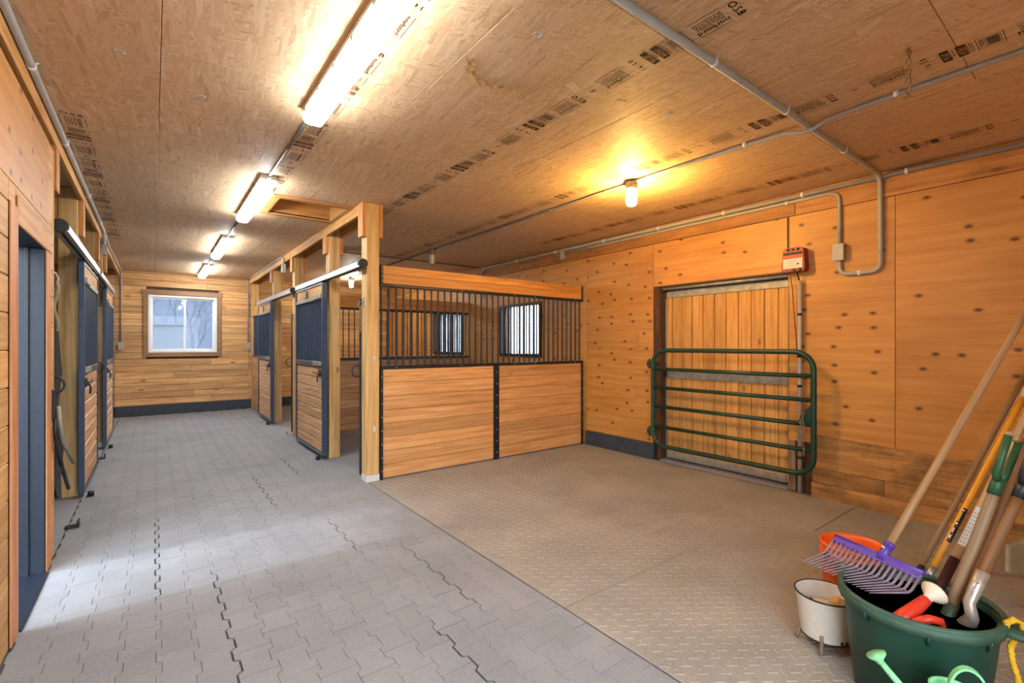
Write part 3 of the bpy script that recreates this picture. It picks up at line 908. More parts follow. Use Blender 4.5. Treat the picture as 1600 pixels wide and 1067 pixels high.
part('plank', B(PLX[0] - 0.039, PLX[0] - 0.001, 4.51, 12.28, 2.84, ZC - 0.004, b=0.004), M['beam_y'], hb)


# ------------------------------------------------------------------ stall partitions
def bolt(mb, p, axis, r=0.008, h=0.006):
    rot = {'z': Matrix.Identity(3), 'y': Matrix.Rotation(PI / 2, 3, 'X'), 'x': Matrix.Rotation(-PI / 2, 3, 'Y')}[axis]
    mb.lathe([(r, 0), (r, h * 0.6), (r * 0.5, h), (0.0, h)], p, 6, rot=rot)


def bars_along(t, n, pos, z0, z1, r, mat):
    me = MB().tube([(0, 0, z0), (0, 0, z1)], r, 8, cap=False).mesh('bar', mat)
    for i in range(n):
        x, y = pos(i); link('bar', me, t, Vector((x, y, 0)) - wl(t))


# wash-bay partition, seen full on
t = thing('stall_partition', 'stall wall of orange planks and black bars facing the wash bay', 'stall wall', (3.46, 4.93, 0))
ya, yb = 4.89, 4.93
n = 8; h = (1.188 - 0.012) / n
for i in range(n):
    for a, b2 in ((1.968, 3.424), (3.506, 4.985)):
        part('board', B(a, b2, ya - random.uniform(0, 0.002), yb, 0.012 + h * i + 0.0012, 0.012 + h * (i + 1) - 0.0012, b=0.005), M['stall_board'], t)
part('top_plank', B(1.968, 5.0, ya - 0.004, yb + 0.004, 2.117, 2.215, b=0.004), M['beam_x'], t)
part('top_plank', B(1.968, 5.0, ya - 0.004, yb + 0.004, 2.217, 2.31, b=0.004), M['beam_x'], t)
part('bottom_rail', B(1.93, 5.02, ya - 0.012, yb + 0.012, 1.189, 1.223, b=0.003), M['steel'], t)
part('upper_rail', B(1.93, 5.02, ya - 0.012, yb + 0.012, 2.083, 2.116, b=0.003), M['steel'], t)
part('middle_stile', B(3.425, 3.505, ya - 0.012, yb + 0.012, 0.0, 1.188, b=0.003), M['steel'], t)
for a, b2 in ((1.940, 1.966), (4.987, 5.02)):
    part('end_angle', B(a, b2, ya - 0.012, yb + 0.012, 0.0, 1.188, b=0.002), M['steel'], t)
    part('end_angle', B(a, b2, ya - 0.012, yb + 0.012, 2.117, 2.315, b=0.002), M['steel'], t)
bars_along(t, 36, lambda i: (1.955 + 0.0862 * i, 4.91), 1.223, 2.083, 0.0115, M['steel'])
bm = MB()
for i in range(8): bolt(bm, (3.465, ya - 0.012, 0.09 + 0.145 * i), 'y')
for i in range(8): bolt(bm, (1.953, ya - 0.012, 0.09 + 0.145 * i), 'y', 0.006); bolt(bm, (5.003, ya - 0.012, 0.09 + 0.145 * i), 'y', 0.006)
for i in range(4): bolt(bm, (1.953, ya - 0.012, 2.14 + 0.05 * i), 'y', 0.006); bolt(bm, (5.003, ya - 0.012, 2.14 + 0.05 * i), 'y', 0.006)
for x in (2.12, 2.95, 3.75, 4.1, 4.86): bolt(bm, (x, ya - 0.012, 1.206), 'y', 0.007); bolt(bm, (x, ya - 0.012, 2.10), 'y', 0.007)
part('bolts', bm, M['bolt'], t, kind='stuff')
# partition between the two right stalls
t = thing('stall_partition', 'plank and bar wall dividing the two right hand stalls', 'stall wall', (3.46, 8.12, 0))
for i in range(8): part('board', B(1.93, 5.05, 8.10, 8.14, 0.1 + 0.136 * i + 0.002, 0.1 + 0.136 * (i + 1) - 0.002, b=0.008), M['part_board'], t)
part('bottom_board', B(1.93, 5.05, 8.10, 8.14, 0.0, 0.098, b=0.004), M['part_board'], t)
part('bottom_rail', B(1.93, 5.06, 8.09, 8.15, 1.19, 1.235, b=0.003), M['steel_blue'], t)
part('upper_rail', B(1.93, 5.06, 8.09, 8.15, 2.055, 2.09, b=0.003), M['steel'], t)
part('top_plank', B(1.93, 5.06, 8.095, 8.145, 2.092, 2.19, b=0.004), M['beam_x'], t)
part('top_plank', B(1.93, 5.06, 8.095, 8.145, 2.192, 2.30, b=0.004), M['beam_x'], t)
bars_along(t, 32, lambda i: (1.98 + 0.0975 * i, 8.12), 1.235, 2.055, 0.0095, M['steel'])


# fixed stall fronts and sliding doors; s = +1 right side of the aisle, -1 left side
def front(y0, y1, x0, x1, label, nb, wood_key='door_board'):
    t = thing('stall_front', label, 'stall wall', ((x0 + x1) / 2, (y0 + y1) / 2, 0))
    for i in range(8): part('board', B(x0, x1, y0, y1, 0.02 + 0.145 * i + 0.001, 0.02 + 0.145 * (i + 1) - 0.001, b=0.004), M[wood_key], t)
    part('bottom_rail', B(x0 - 0.008, x1 + 0.008, y0, y1, 1.181, 1.222, b=0.003), M['steel_blue'], t)
    part('upper_rail', B(x0 - 0.008, x1 + 0.008, y0, y1, 2.083, 2.116, b=0.003), M['steel_blue'], t)
    part('top_plank', B(x0, x1, y0, y1, 2.117, 2.215, b=0.004), M['beam_y'], t)
    part('top_plank', B(x0, x1, y0, y1, 2.217, 2.31, b=0.004), M['beam_y'], t)
    bars_along(t, nb, lambda i: ((x0 + x1) / 2, y0 + (y1 - y0) * (i + 0.5) / nb), 1.222, 2.083, 0.0095, M['steel_blue'])
    return t


front(6.365, 8.045, 1.83, 1.868, 'barred plank panel behind the near right sliding door', 19)
front(9.855, 12.125, 1.80, 1.838, 'barred plank panel between the far right door and the back wall', 26)
front(6.275, 7.715, -0.67, -0.632, 'barred plank panel behind the near left sliding door', 16)
front(9.015, 12.27, -0.67, -0.632, 'barred plank panel behind the far left sliding door', 30)
t = thing('stall_partition', 'plank wall dividing the two left hand stalls', 'stall wall', (-2.3, 7.8, 0))
for i in range(14): part('board', B(-3.89, -0.73, 7.78, 7.82, 0.02 + 0.145 * i + 0.001, 0.02 + 0.145 * (i + 1) - 0.001, b=0.004), M['part_board'], t)


def d_ring(parent, x, y, z, s):
    pts = [(x, y, z - 0.06), (x, y - s * 0.05, z - 0.06)] + [(x, y - s * (0.05 + 0.045 * math.sin(a)), z - 0.06 * math.cos(a)) for a in [PI * i / 8 for i in range(1, 8)]] + [(x, y - s * 0.05, z + 0.06), (x, y, z + 0.06)]
    part('pull_ring', MB().tube(pts, 0.0065, 8), M['steel'], parent)


def sliding_door(y0, y1, s, label, xin, xout, nb, latch=True, plate=True):
    """xout = face towards the aisle; s=+1 right side."""
    t = thing('stall_door', label, 'stall door', ((xin + xout) / 2, (y0 + y1) / 2, 0.04))
    a, b2 = min(xin, xout), max(xin, xout)
    for q0, q1 in ((y0, y0 + 0.045), (y1 - 0.045, y1)): part('door_channel', B(a, b2, q0, q1, 0.045, 2.242, b=0.004), M['steel_blue'], t)
    part('bottom_channel', B(a, b2, y0 + 0.046, y1 - 0.046, 0.045, 0.075, b=0.003), M['steel_blue'], t)
    part('middle_rail', B(a, b2, y0 + 0.046, y1 - 0.046, 1.165, 1.235, b=0.003), M['steel_blue'], t)
    part('upper_rail', B(a, b2, y0 + 0.046, y1 - 0.046, 2.042, 2.085, b=0.003), M['galv_dull'], t)
    part('top_rail', B(a, b2, y0 + 0.046, y1 - 0.046, 2.220, 2.242, b=0.003), M['galv_dull'], t)
    for i in range(8):
        hh = (1.163 - 0.076) / 8
        part('board', B(a + 0.012, b2 - 0.008, y0 + 0.046, y1 - 0.046, 0.076 + hh * i + 0.002, 0.076 + hh * (i + 1) - 0.002, b=0.009), M['door_board'], t)
    hd = part('head_board', B(a + 0.012, b2 - 0.008, y0 + 0.046, y1 - 0.046, 2.087, 2.218, b=0.003), M['beam_y'], t)
    xm = (a + b2) / 2
    bars_along(t, nb, lambda i: (xm, y0 + 0.046 + (y1 - y0 - 0.092) * (i + 0.5) / nb), 1.235, 2.042, 0.011, M['steel_blue'])
    xo = xout
    if plate:
        ym = y0 + (y1 - y0) * 0.58
        nm = MB().box(xo + s * 0.0, xo + s * -0.006, ym - 0.06, ym + 0.06, 2.108, 2.2)
        p = part('name_plate', nm, M['steel'], t)
        ln = MB()
        for q in range(3):
            for w in range(3): ln.box(xo - s * 0.0062, xo - s * 0.0075, ym - 0.045 + w * 0.032, ym - 0.02 + w * 0.032, 2.122 + q * 0.026, 2.132 + q * 0.026)
        part('plate_rows', ln, M['paper'], p)
    if latch:
        yl = y0 + 0.10
        lm = MB().box(xo, xo - s * 0.03, yl - 0.05, yl + 0.07, 1.075, 1.10, b=0.003).box(xo, xo - s * 0.012, yl - 0.03, yl + 0.06, 1.05, 1.13, b=0.002)
        lm.tube([(xo - s * 0.02, yl, 1.09), (xo - s * 0.035, yl + 0.01, 1.04), (xo - s * 0.03, yl + 0.03, 0.98)], 0.008, 6)
        lm.tube([(xo - s * 0.02, yl + 0.05, 1.09), (xo - s * 0.03, yl + 0.20, 1.085), (xo - s * 0.03, yl + 0.24, 1.10)], 0.006, 6)
        part('latch', lm, M['steel'], t)
        part('latch_plate', B(xo, xo - s * 0.02, yl - 0.04, yl + 0.30, 1.185, 1.24, b=0.003), M['galv_dull'], t)
        part('latch_plate', B(xo, xo - s * 0.018, yl - 0.04, yl + 0.28, 2.045, 2.098, b=0.003), M['galv_dull'], t)
    for yq in (y0 + 0.18, y1 - 0.2):
        tr = MB().box(xm - 0.012, xm + 0.012, yq - 0.05, yq + 0.05, 2.243, 2.258, b=0.003).tube([(xm, yq, 2.255), (xm, yq, 2.28)], 0.010, 8)
        part('trolley', tr, M['galv'], t)
    return t


def door_track(y0, y1, x, z, label):
    t = thing('door_track', label, 'door track', (x, (y0 + y1) / 2, z))
    pr = [(-0.042, -0.038), (-0.042, 0.02), (-0.025, 0.042), (0.025, 0.042), (0.042, 0.02), (0.042, -0.038), (0.012, -0.038), (0.012, -0.032), (0.036, -0.032), (0.036, 0.016), (0.022, 0.035), (-0.022, 0.035), (-0.036, 0.016), (-0.036, -0.032), (-0.012, -0.032), (-0.012, -0.038)]
    part('rail', MB().prism([(x + u, z + w) for u, w in pr], y0 + 0.02, y1, 'y'), M['galv'], t)
    part('end_cap', MB().tube([(x, y0, z), (x, y0 + 0.06, z)], 0.048, 14), M['steel'], t, 'black end cap')
    for y in (y0 + 0.3, (y0 + y1) / 2, y1 - 0.3):
        part('track_bracket', MB().box(x - 0.02, x + 0.075 if x > 0 else x + 0.02, y - 0.03, y + 0.03, z + 0.044, z + 0.056).box((x + 0.06) if x > 0 else x - 0.075, (x + 0.068) if x > 0 else x - 0.067, y - 0.03, y + 0.03, z - 0.04, z + 0.056), M['galv_dull'], t)
    return t


sliding_door(6.16, 7.57, 1, 'plank and bar sliding door of the near right stall', 1.752, 1.69, 15)
sliding_door(9.46, 10.76, 1, 'plank and bar sliding door of the far right stall', 1.752, 1.69, 14)
sliding_door(6.0, 7.40, -1, 'sliding door of the near left stall with dark steel edge', -0.567, -0.521, 13, plate=False)
sliding_door(8.66, 10.1, -1, 'sliding door of the far left stall nearest the window', -0.567, -0.521, 13, plate=False)
door_track(4.83, 7.62, 1.735, 2.30, 'galvanised tube track over the near right stall door')
door_track(7.9, 10.98, 1.735, 2.30, 'galvanised tube track over the far right stall door')
door_track(4.60, 7.2, -0.53, 2.30, 'galvanised tube track over the near left stall door')
door_track(7.27, 9.8, -0.53, 2.30, 'galvanised tube track over the far left stall door')


# latch straps, rings, hooks and floor stops on the posts
def strike(x, y, s, label, z0=0.05, z1=1.95):
    t = thing('strike_strip', label, 'door strike', (x, y, z0))
    part('channel', B(x - 0.012, x + 0.012, y, y + 0.04, z0, z1, b=0.003), M['steel'], t)
    d_ring(t, x - s * 0.016, y + 0.0, 1.17, -1)
    t.children[-1].rotation_euler = (0, 0, 0)
    return t


def strike_side(x, y, s, label):
    """strip on the opening side of a post; its pull ring stands out towards the aisle"""
    t = thing('strike_strip', label, 'door strike', (x, y, 0.05))
    part('channel', B(x - 0.02, x + 0.02, y, y + 0.03, 0.05, 1.95, b=0.003), M['steel'], t)
    c = [(x, y + 0.015, 1.11), (x - s * 0.05, y + 0.02, 1.11)]
    c += [(x - s * (0.05 + 0.05 * math.sin(a)), y + 0.02, 1.17 - 0.06 * math.cos(a)) for a in [PI * i / 8 for i in range(1, 8)]]
    c += [(x - s * 0.05, y + 0.02, 1.23), (x, y + 0.015, 1.23)]
    part('pull_ring', MB().tube(c, 0.0065, 8), M['steel'], t)
    return t


strike_side(1.79, 5.034, 1, 'black strip with pull ring on the corner post of the near right stall')
strike_side(1.79, 8.204, 1, 'black strip with pull ring on the post between the right hand stalls')
strike_side(-0.60, 4.535, -1, 'black strip with pull ring at the end of the left wall')
strike_side(-0.60, 7.874, -1, 'black strip with pull ring on the post between the left hand stalls')


def hook_chain(x, y, z, s, label, n=9):
    t = thing('chain_hook', label, 'hook', (x, y, z - 0.3))
    part('hook', MB().box(x - 0.004, x + 0.004, y - 0.02, y + 0.02, z - 0.05, z + 0.05).tube([(x, y, z), (x - s * 0.04, y, z + 0.01), (x - s * 0.055, y, z - 0.02), (x - s * 0.04, y, z - 0.045)], 0.006, 6), M['galv_dull'], t)
    for i in range(n):
        zc = z - 0.05 - 0.03 * i; xx = x - s * 0.03
        pts = [(xx + (0.009 * math.cos(a) if i % 2 else 0), y + (0 if i % 2 else 0.009 * math.cos(a)), zc + 0.02 * math.sin(a)) for a in [2 * PI * k / 10 for k in range(10)]]
        part('chain_link', MB().tube(pts, 0.003, 5, closed=True), M['chain'], t)
    return t


hook_chain(1.78, 4.97, 1.90, 1, 'hook with hanging chain on the corner post of the near right stall')
hook_chain(1.78, 8.12, 1.90, 1, 'hook with hanging chain on the post between the right hand stalls')


def stop(x, y, s, label):
    t = thing('floor_stop', label, 'door stop', (x, y, 0))
    part('plate', B(x - 0.04, x + 0.04, y - 0.05, y + 0.05, 0, 0.008, b=0.002), M['galv_dull'], t)
    part('lip', B(x - s * 0.04 - 0.006, x - s * 0.04 + 0.006, y - 0.05, y + 0.05, 0.008, 0.055, b=0.002), M['galv_dull'], t)
    return t


stop(1.76, 5.10, 1, 'small metal floor stop beside the corner post of the near right stall')
stop(1.76, 8.30, 1, 'small metal floor stop beside the post between the right hand stalls')
t = thing('floor_stop', 'dark floor stop beyond the left entry door, set in the floor', 'door stop', (-0.53, 5.1, 0))
part('plate', B(-0.56, -0.47, 5.07, 5.15, 0, 0.012, b=0.003), M['steel'], t); part('lip', B(-0.486, -0.474, 5.06, 5.16, 0.0121, 0.05, b=0.002), M['steel'], t)
t = thing('floor_stop', 'dark floor stop at the foot of the post between the left stalls', 'door stop', (-0.53, 8.0, 0))
part('plate', B(-0.57, -0.49, 7.92, 8.02, 0, 0.012, b=0.003), M['steel'], t); part('lip', B(-0.502, -0.49, 7.92, 8.02, 0.0121, 0.06, b=0.002), M['steel'], t)
for y, lab, s, x in ((6.06, 'round roller guide at the foot of the near left sliding door', -1, -0.515), (8.72, 'round roller guide at the foot of the far left sliding door', -1, -0.515), (6.24, 'round roller guide at the foot of the near right sliding door', 1, 1.69), (9.54, 'round roller guide at the foot of the far right sliding door', 1, 1.69)):
    t = thing('roller_guide', lab, 'door guide', (x - s * 0.03, y, 0))
    part('plate', B(x - s * 0.06, x - s * 0.002, y - 0.04, y + 0.04, 0, 0.01, b=0.002), M['steel'], t)
    part('roller', MB().lathe([(0.008, 0.01), (0.024, 0.014), (0.024, 0.045), (0.01, 0.05)], (x - s * 0.035, y, 0), 14), M['steel'], t)

# hanging tack at the end of the left wall
t = thing('wall_hook', 'dark wall hook at the end of the left wall with a frayed rope', 'hook', (-0.57, 4.56, 1.85))
part('plate', B(-0.585, -0.56, 4.531, 4.545, 1.86, 2.0, b=0.003), M['steel'], t)
part('hook', MB().tube([(-0.57, 4.545, 1.95), (-0.555, 4.60, 1.96), (-0.54, 4.62, 1.92), (-0.545, 4.60, 1.88)], 0.008, 8), M['galv_dull'], t)
t = thing('lead_rope', 'worn rope and dark strap hanging down the end of the left wall', 'rope', (-0.56, 4.60, 0.5))
rp = [(-0.55 + 0.012 * math.sin(i * 1.3), 4.60 + 0.012 * math.cos(i * 1.7), 1.90 - 0.05 * i) for i in range(9)]
part('rope', MB().tube(rp, [0.014 - 0.0006 * i for i in range(9)], 7), M['lead'], t)
sm = MB()
pts = [(-0.555, 4.59, 1.55), (-0.55, 4.60, 1.25), (-0.56, 4.60, 1.0), (-0.545, 4.62, 0.75), (-0.55, 4.64, 0.5), (-0.535, 4.65, 0.35)]
wd = [0.02, 0.034, 0.02, 0.036, 0.022, 0.01]
for i in range(len(pts) - 1):
    a, b2 = pts[i], pts[i + 1]
    for dy in (0, 0.006):
        q = [(a[0] - wd[i], a[1] + dy, a[2]), (a[0] + wd[i], a[1] + dy, a[2]), (b2[0] + wd[i + 1], b2[1] + dy, b2[2]), (b2[0] - wd[i + 1], b2[1] + dy, b2[2])]
        sm.quad(*(q if dy == 0 else q[::-1]))
part('strap', sm, M['leather'], t)
t = thing('saddle_rack', 'black folding saddle rack hanging down beside the left entry door', 'rack', (XL, 4.45, 0.35))
part('bracket', MB().box(XL + 0.001, XL + 0.016, 4.375, 4.455, 0.95, 1.15, b=0.004), M['steel'], t)
part('arm', MB().tube([(XL + 0.018, 4.41, 0.96), (XL + 0.020, 4.43, 0.80), (XL + 0.03, 4.70, 0.52), (XL + 0.035, 4.90, 0.36)], 0.012, 8), M['steel'], t)
part('arm', MB().tube([(XL + 0.03, 4.45, 1.03), (XL + 0.04, 4.46, 0.90), (XL + 0.045, 4.55, 0.76), (XL + 0.06, 4.92, 0.55)], 0.012, 8), M['galv_dull'], t)


# ------------------------------------------------------------------ conduits and boxes
def arc(p, q, c, n=6):
    """rounded corner from p to q with control c"""
    p, q, c = Vector(p), Vector(q), Vector(c)
    return [tuple(p * (1 - t) ** 2 + c * 2 * t * (1 - t) + q * t * t) for t in [i / n for i in range(n + 1)]]


def conduit(name, label, pts, r, clips=(), mat='pvc', n=10, group=None):
    t = thing('conduit', label, 'conduit', pts[0])
    part('pipe', MB().tube(pts, r, n), M[mat], t)
    for (p, d) in clips:
        d = Vector(d).normalized(); p = Vector(p)
        part('pipe_clip', MB().tube([p - d * 0.011, p + d * 0.011], r * 1.22, 10).tube([p, p + Vector((0, 0, r * 1.6)) + d.cross(Vector((0, 0, 1))) * r * 1.9], 0.004, 5), M['white_pl'] if mat == 'pvc' else M['galv_dull'], t)
    return t


def jbox(x0, x1, y0, y1, z0, z1, label, face='x', s=-1):
    t = thing('junction_box', label, 'electrical box', ((x0 + x1) / 2, (y0 + y1) / 2, z0))
    part('box', B(x0, x1, y0, y1, z0, z1, b=0.006), M['box_grey'], t)
    g = 0.004
    if face == 'x':
        xx = x0 if s < 0 else x1
        part('cover', B(xx + s * 0.005, xx + s * 0.0005, y0 - g, y1 + g, z0 - g, z1 + g, b=0.001), M['box_grey'], t)
        bb = MB()
        for y in (y0 + 0.008, y1 - 0.008): bb.lathe([(0.004, -0.002), (0.004, 0.002), (0, 0.002)], (xx + s * 0.006, y, (z0 + z1) / 2), 6, rot=Matrix.Rotation(PI / 2, 3, 'Y'))
        part('screws', bb, M['bolt'], t, kind='stuff')
    else:
        part('cover', B(x0 - g, x1 + g, y0 - 0.006, y0 - 0.0005, z0 - g, z1 + g, b=0.001), M['box_grey'], t)
        bb = MB()
        for z in (z0 + 0.01, z1 - 0.01): bb.lathe([(0.004, -0.002), (0.004, 0.002), (0, 0.002)], ((x0 + x1) / 2, y0 - 0.0065, z), 6, rot=Matrix.Rotation(PI / 2, 3, 'X'))
        part('screws', bb, M['bolt'], t, kind='stuff')
    return t


XW = XR - 0.012 - 0.021
zc = 2.915
conduit('c', 'thick grey conduit along the top of the plywood wall', [(XW, -0.55, zc), (XW, 7.3, zc)] + arc((XW, 7.45, zc), (XW, 7.62, zc - 0.17), (XW, 7.62, zc))[1:] + [(XW, 7.62, 2.3)], 0.021, [((XW, y, zc), (0, 1, 0)) for y in (0.45, 1.15, 1.95, 2.75, 3.6, 4.5, 5.5, 6.5)])
XV = XR - 0.02
conduit('c', 'grey conduit crossing the ceiling and looping down the plywood wall', [(-0.4, 1.335, ZC - 0.022), (XV - 0.16, 1.335, ZC - 0.022)] + arc((XV - 0.12, 1.335, ZC - 0.022), (XV, 1.335, ZC - 0.16), (XV, 1.335, ZC - 0.022))[1:] + [(XV, 1.335, 2.22)] + arc((XV, 1.335, 2.18), (XV, 1.42, 2.10), (XV, 1.335, 2.10)) + [(XV, 1.50, 2.10)] + arc((XV, 1.56, 2.10), (XV, 1.645, 2.18), (XV, 1.645, 2.10))[1:] + [(XV, 1.645, 2.24)], 0.0195,
        [((x, 1.335, ZC - 0.022), (1, 0, 0)) for x in (1.4, 2.35, 3.2, 4.2)] + [((XV, 1.49, 2.10), (0, 1, 0))])
jbox(XR - 0.055, XR - 0.001, 1.605, 1.685, 2.235, 2.378, 'grey junction box on the looped conduit of the plywood wall')
conduit('c', 'thin grey conduit from the looped box to beneath the thick wall conduit', [(XV, 1.645, 2.37), (XV, 1.645, 2.78)] + arc((XV, 1.645, 2.79), (XV, 1.75, 2.872), (XV, 1.645, 2.872))[1:] + [(XV, 4.6, 2.872), (XV, 5.3, 2.872)], 0.0165, [((XV, 2.1, 2.872), (0, 1, 0))])
jbox(XR - 0.05, XR - 0.013, 5.31, 5.38, 2.78, 2.90, 'small grey box under the thick wall conduit above the stall wall')
xb = 3.50; zb = ZC - 0.0165
conduit('c', 'grey ceiling conduit feeding the row of jar lights', [(3.50, -0.55, zb), (3.53, 1.0, zb), (3.53, 1.22, zb - 0.01), (3.53, 1.30, zb - 0.042), (3.53, 1.37, zb - 0.042), (3.525, 1.48, zb - 0.008), (xb, 2.3, zb), (xb, 2.74, zb)], 0.0145, [((3.51, y, zb), (0, 1, 0)) for y in (0.1, 0.85, 1.75, 2.45)])
conduit('c', 'dark conduit between the lit and unlit jar lights on the ceiling', [(xb, 2.84, zb), (xb, 6.64, zb)], 0.013, [((xb, y, zb), (0, 1, 0)) for y in (3.1, 3.9, 4.8, 5.7)], 'pvc_dark')
conduit('c', 'dark conduit beyond the unlit jar light', [(xb, 6.76, zb), (xb, 10.45, zb)], 0.013, [((xb, 7.5, zb), (0, 1, 0))], 'pvc_dark')
conduit('c', 'dark conduit crossing the ceiling of the far stalls', [(2.0, 7.68, ZC - 0.012), (XW - 0.03, 7.68, ZC - 0.012)], 0.0105, [], 'pvc_dark')
# along the left header
xl = PLX[1] + 0.039 + 0.02
conduit('c', 'grey conduit along the top of the left header, bent down to a box', [(xl, -0.5, ZC - 0.022), (xl, 8.0, ZC - 0.022)] + arc((xl, 8.05, ZC - 0.022), (xl, 8.2, ZC - 0.16), (xl, 8.2, ZC - 0.03))[1:] + [(xl, 8.2, 2.76)], 0.0185, [((xl, y, ZC - 0.022), (0, 1, 0)) for y in (1.2, 2.5, 3.55, 4.75, 6.3, 7.6)])
jbox(PLX[1] + 0.04, PLX[1] + 0.09, 8.15, 8.25, 2.64, 2.765, 'grey junction box below the left header conduit', 'y')
conduit('c', 'grey conduit continuing to the back wall and down its left side', [(xl, 8.3, ZC - 0.022), (xl - 0.01, 9.3, ZC - 0.05), (xl, 11.9, ZC - 0.03)] + arc((xl, 12.1, ZC - 0.03), (xl, YB - 0.018, ZC - 0.2), (xl, YB - 0.018, ZC - 0.03))[1:] + [(xl, YB - 0.018, 1.50)], 0.0145)
jbox(xl - 0.04, xl + 0.04, YB - 0.05, YB - 0.004, 1.36, 1.50, 'grey outlet box on the back wall left of the window', 'y')
xr = PXR[0] - 0.039 - 0.017
conduit('c', 'grey conduit along the right header and down the back wall', [(xr, 8.62, 2.90), (xr, 8.75, ZC - 0.017), (xr, 11.9, ZC - 0.017)] + arc((xr, 12.1, ZC - 0.017), (xr, YB - 0.018, ZC - 0.2), (xr, YB - 0.018, ZC - 0.017))[1:] + [(xr, YB - 0.018, 1.50)], 0.0145)
jbox(xr - 0.04, xr + 0.04, YB - 0.05, YB - 0.004, 1.36, 1.50, 'grey outlet box on the back wall right of the window', 'y')
jbox(xr - 0.03, xr + 0.016, 8.52, 8.62, 2.66, 2.79, 'grey junction box on the right header near the far stall', 'y')
conduit('c', 'short grey conduit rising from the box on the right header', [(xr, 8.57, 2.79), (xr, 8.57, 2.88), (xr, 8.61, 2.90)], 0.0145)

# ------------------------------------------------------------------ fluorescent fixtures
LX = 0.815


def tube_light(y0, y1, label, x=LX):
    t = thing('fluorescent_light', label, 'ceiling light', (x, (y0 + y1) / 2, ZC), 'fluorescent lights along the aisle')
    w = 0.07
    pr = [(-w, 0.0), (-w + 0.006, 0.028), (w - 0.006, 0.028), (w, 0.0)]
    part('housing', MB().prism([(x - w, ZC - 0.045), (x + w, ZC - 0.045), (x + w - 0.008, ZC - 0.002), (x - w + 0.008, ZC - 0.002)], y0, y1, 'y'), M['housing'], t)
    d = w - 0.004
    po = [(x - d, ZC - 0.0455), (x - d + 0.004, ZC - 0.075), (x - d + 0.016, ZC - 0.094), (x - d + 0.035, ZC - 0.101), (x + d - 0.035, ZC - 0.101), (x + d - 0.016, ZC - 0.094), (x + d - 0.004, ZC - 0.075), (x + d, ZC - 0.0455)]
    part('diffuser', MB().prism(po, y0 + 0.008, y1 - 0.008, 'y'), M['fluo'], t, 'glowing white diffuser')
    m = 6
    for i in range(m):
        y = y0 + 0.10 + (y1 - y0 - 0.2) * i / (m - 1)
        for s in (-1, 1): part('latch_clip', B(x + s * (w - 0.004), x + s * (w + 0.004), y - 0.02, y + 0.02, ZC - 0.07, ZC - 0.03, b=0.001), M['galv'], t)
    part('end_gland', MB().tube([(x, y0 - 0.03, ZC - 0.02), (x, y0, ZC - 0.02)], 0.018, 8).tube([(x, y1, ZC - 0.02), (x, y1 + 0.03, ZC - 0.02)], 0.018, 8), M['galv_dull'], t)
    return t


spans = [(1.55, 3.19, 'nearest glowing fluorescent light, cut by the top of the frame'), (4.63, 6.20, 'glowing fluorescent light beside the ceiling hatch, second in the row'),
         (7.52, 9.12, 'glowing fluorescent light third in the row above the aisle'), (10.35, 11.95, 'glowing fluorescent light closest to the back wall')]
for a, b2, l in spans: tube_light(a, b2, l)
for (a, b2), l in zip(((3.225, 4.595), (6.235, 7.485), (9.155, 10.315)), ('dark conduit joining the nearest fluorescent light to the second', 'dark conduit joining the second fluorescent light to the third', 'dark conduit joining the third fluorescent light to the last')):
    conduit('c', l, [(LX, a, ZC - 0.014), (LX, b2, ZC - 0.014)], 0.0125, [((LX, (a + b2) / 2, ZC - 0.014), (0, 1, 0))], 'pvc_dark')


def jar_light(x, y, label, m):
    t = thing('jar_light', label, 'ceiling light', (x, y, ZC), 'caged jar lights on the ceiling')
    part('base', MB().lathe([(0.058, ZC - 0.002), (0.058, ZC - 0.035), (0.05, ZC - 0.045), (0.055, ZC - 0.05), (0.055, ZC - 0.075), (0.045, ZC - 0.08)][::-1], (x, y, 0), 18), M['fix_metal'], t)
    j = part('glass_jar', MB().lathe([(0.041, ZC - 0.081), (0.044, ZC - 0.1), (0.044, ZC - 0.19), (0.038, ZC - 0.212), (0.024, ZC - 0.224), (0.0, ZC - 0.228)][::-1], (x, y, 0), 18), m, t)
    g = MB()
    for k in range(4):
        a = PI / 4 + PI / 2 * k; cx, sx = math.cos(a), math.sin(a)
        g.tube([(x + 0.05 * cx, y + 0.05 * sx, ZC - 0.08), (x + 0.05 * cx, y + 0.05 * sx, ZC - 0.2), (x + 0.035 * cx, y + 0.035 * sx, ZC - 0.232), (x, y, ZC - 0.240)], 0.0022, 5)
    for z in (ZC - 0.11, ZC - 0.18): g.tube([(x + 0.05 * math.cos(2 * PI * k / 16), y + 0.05 * math.sin(2 * PI * k / 16), z) for k in range(16)], 0.0022, 5, closed=True)
    part('wire_guard', g, M['fix_metal'], t)
    return t


jar_light(xb, 2.79, 'caged jar light glowing warm orange near the plywood wall', M['warm'])
jar_light(xb, 6.70, 'unlit caged jar light above the near stall', M['jar_off'])
jar_light(xb, 10.51, 'caged jar light glowing white in the far stall', M['cool'])

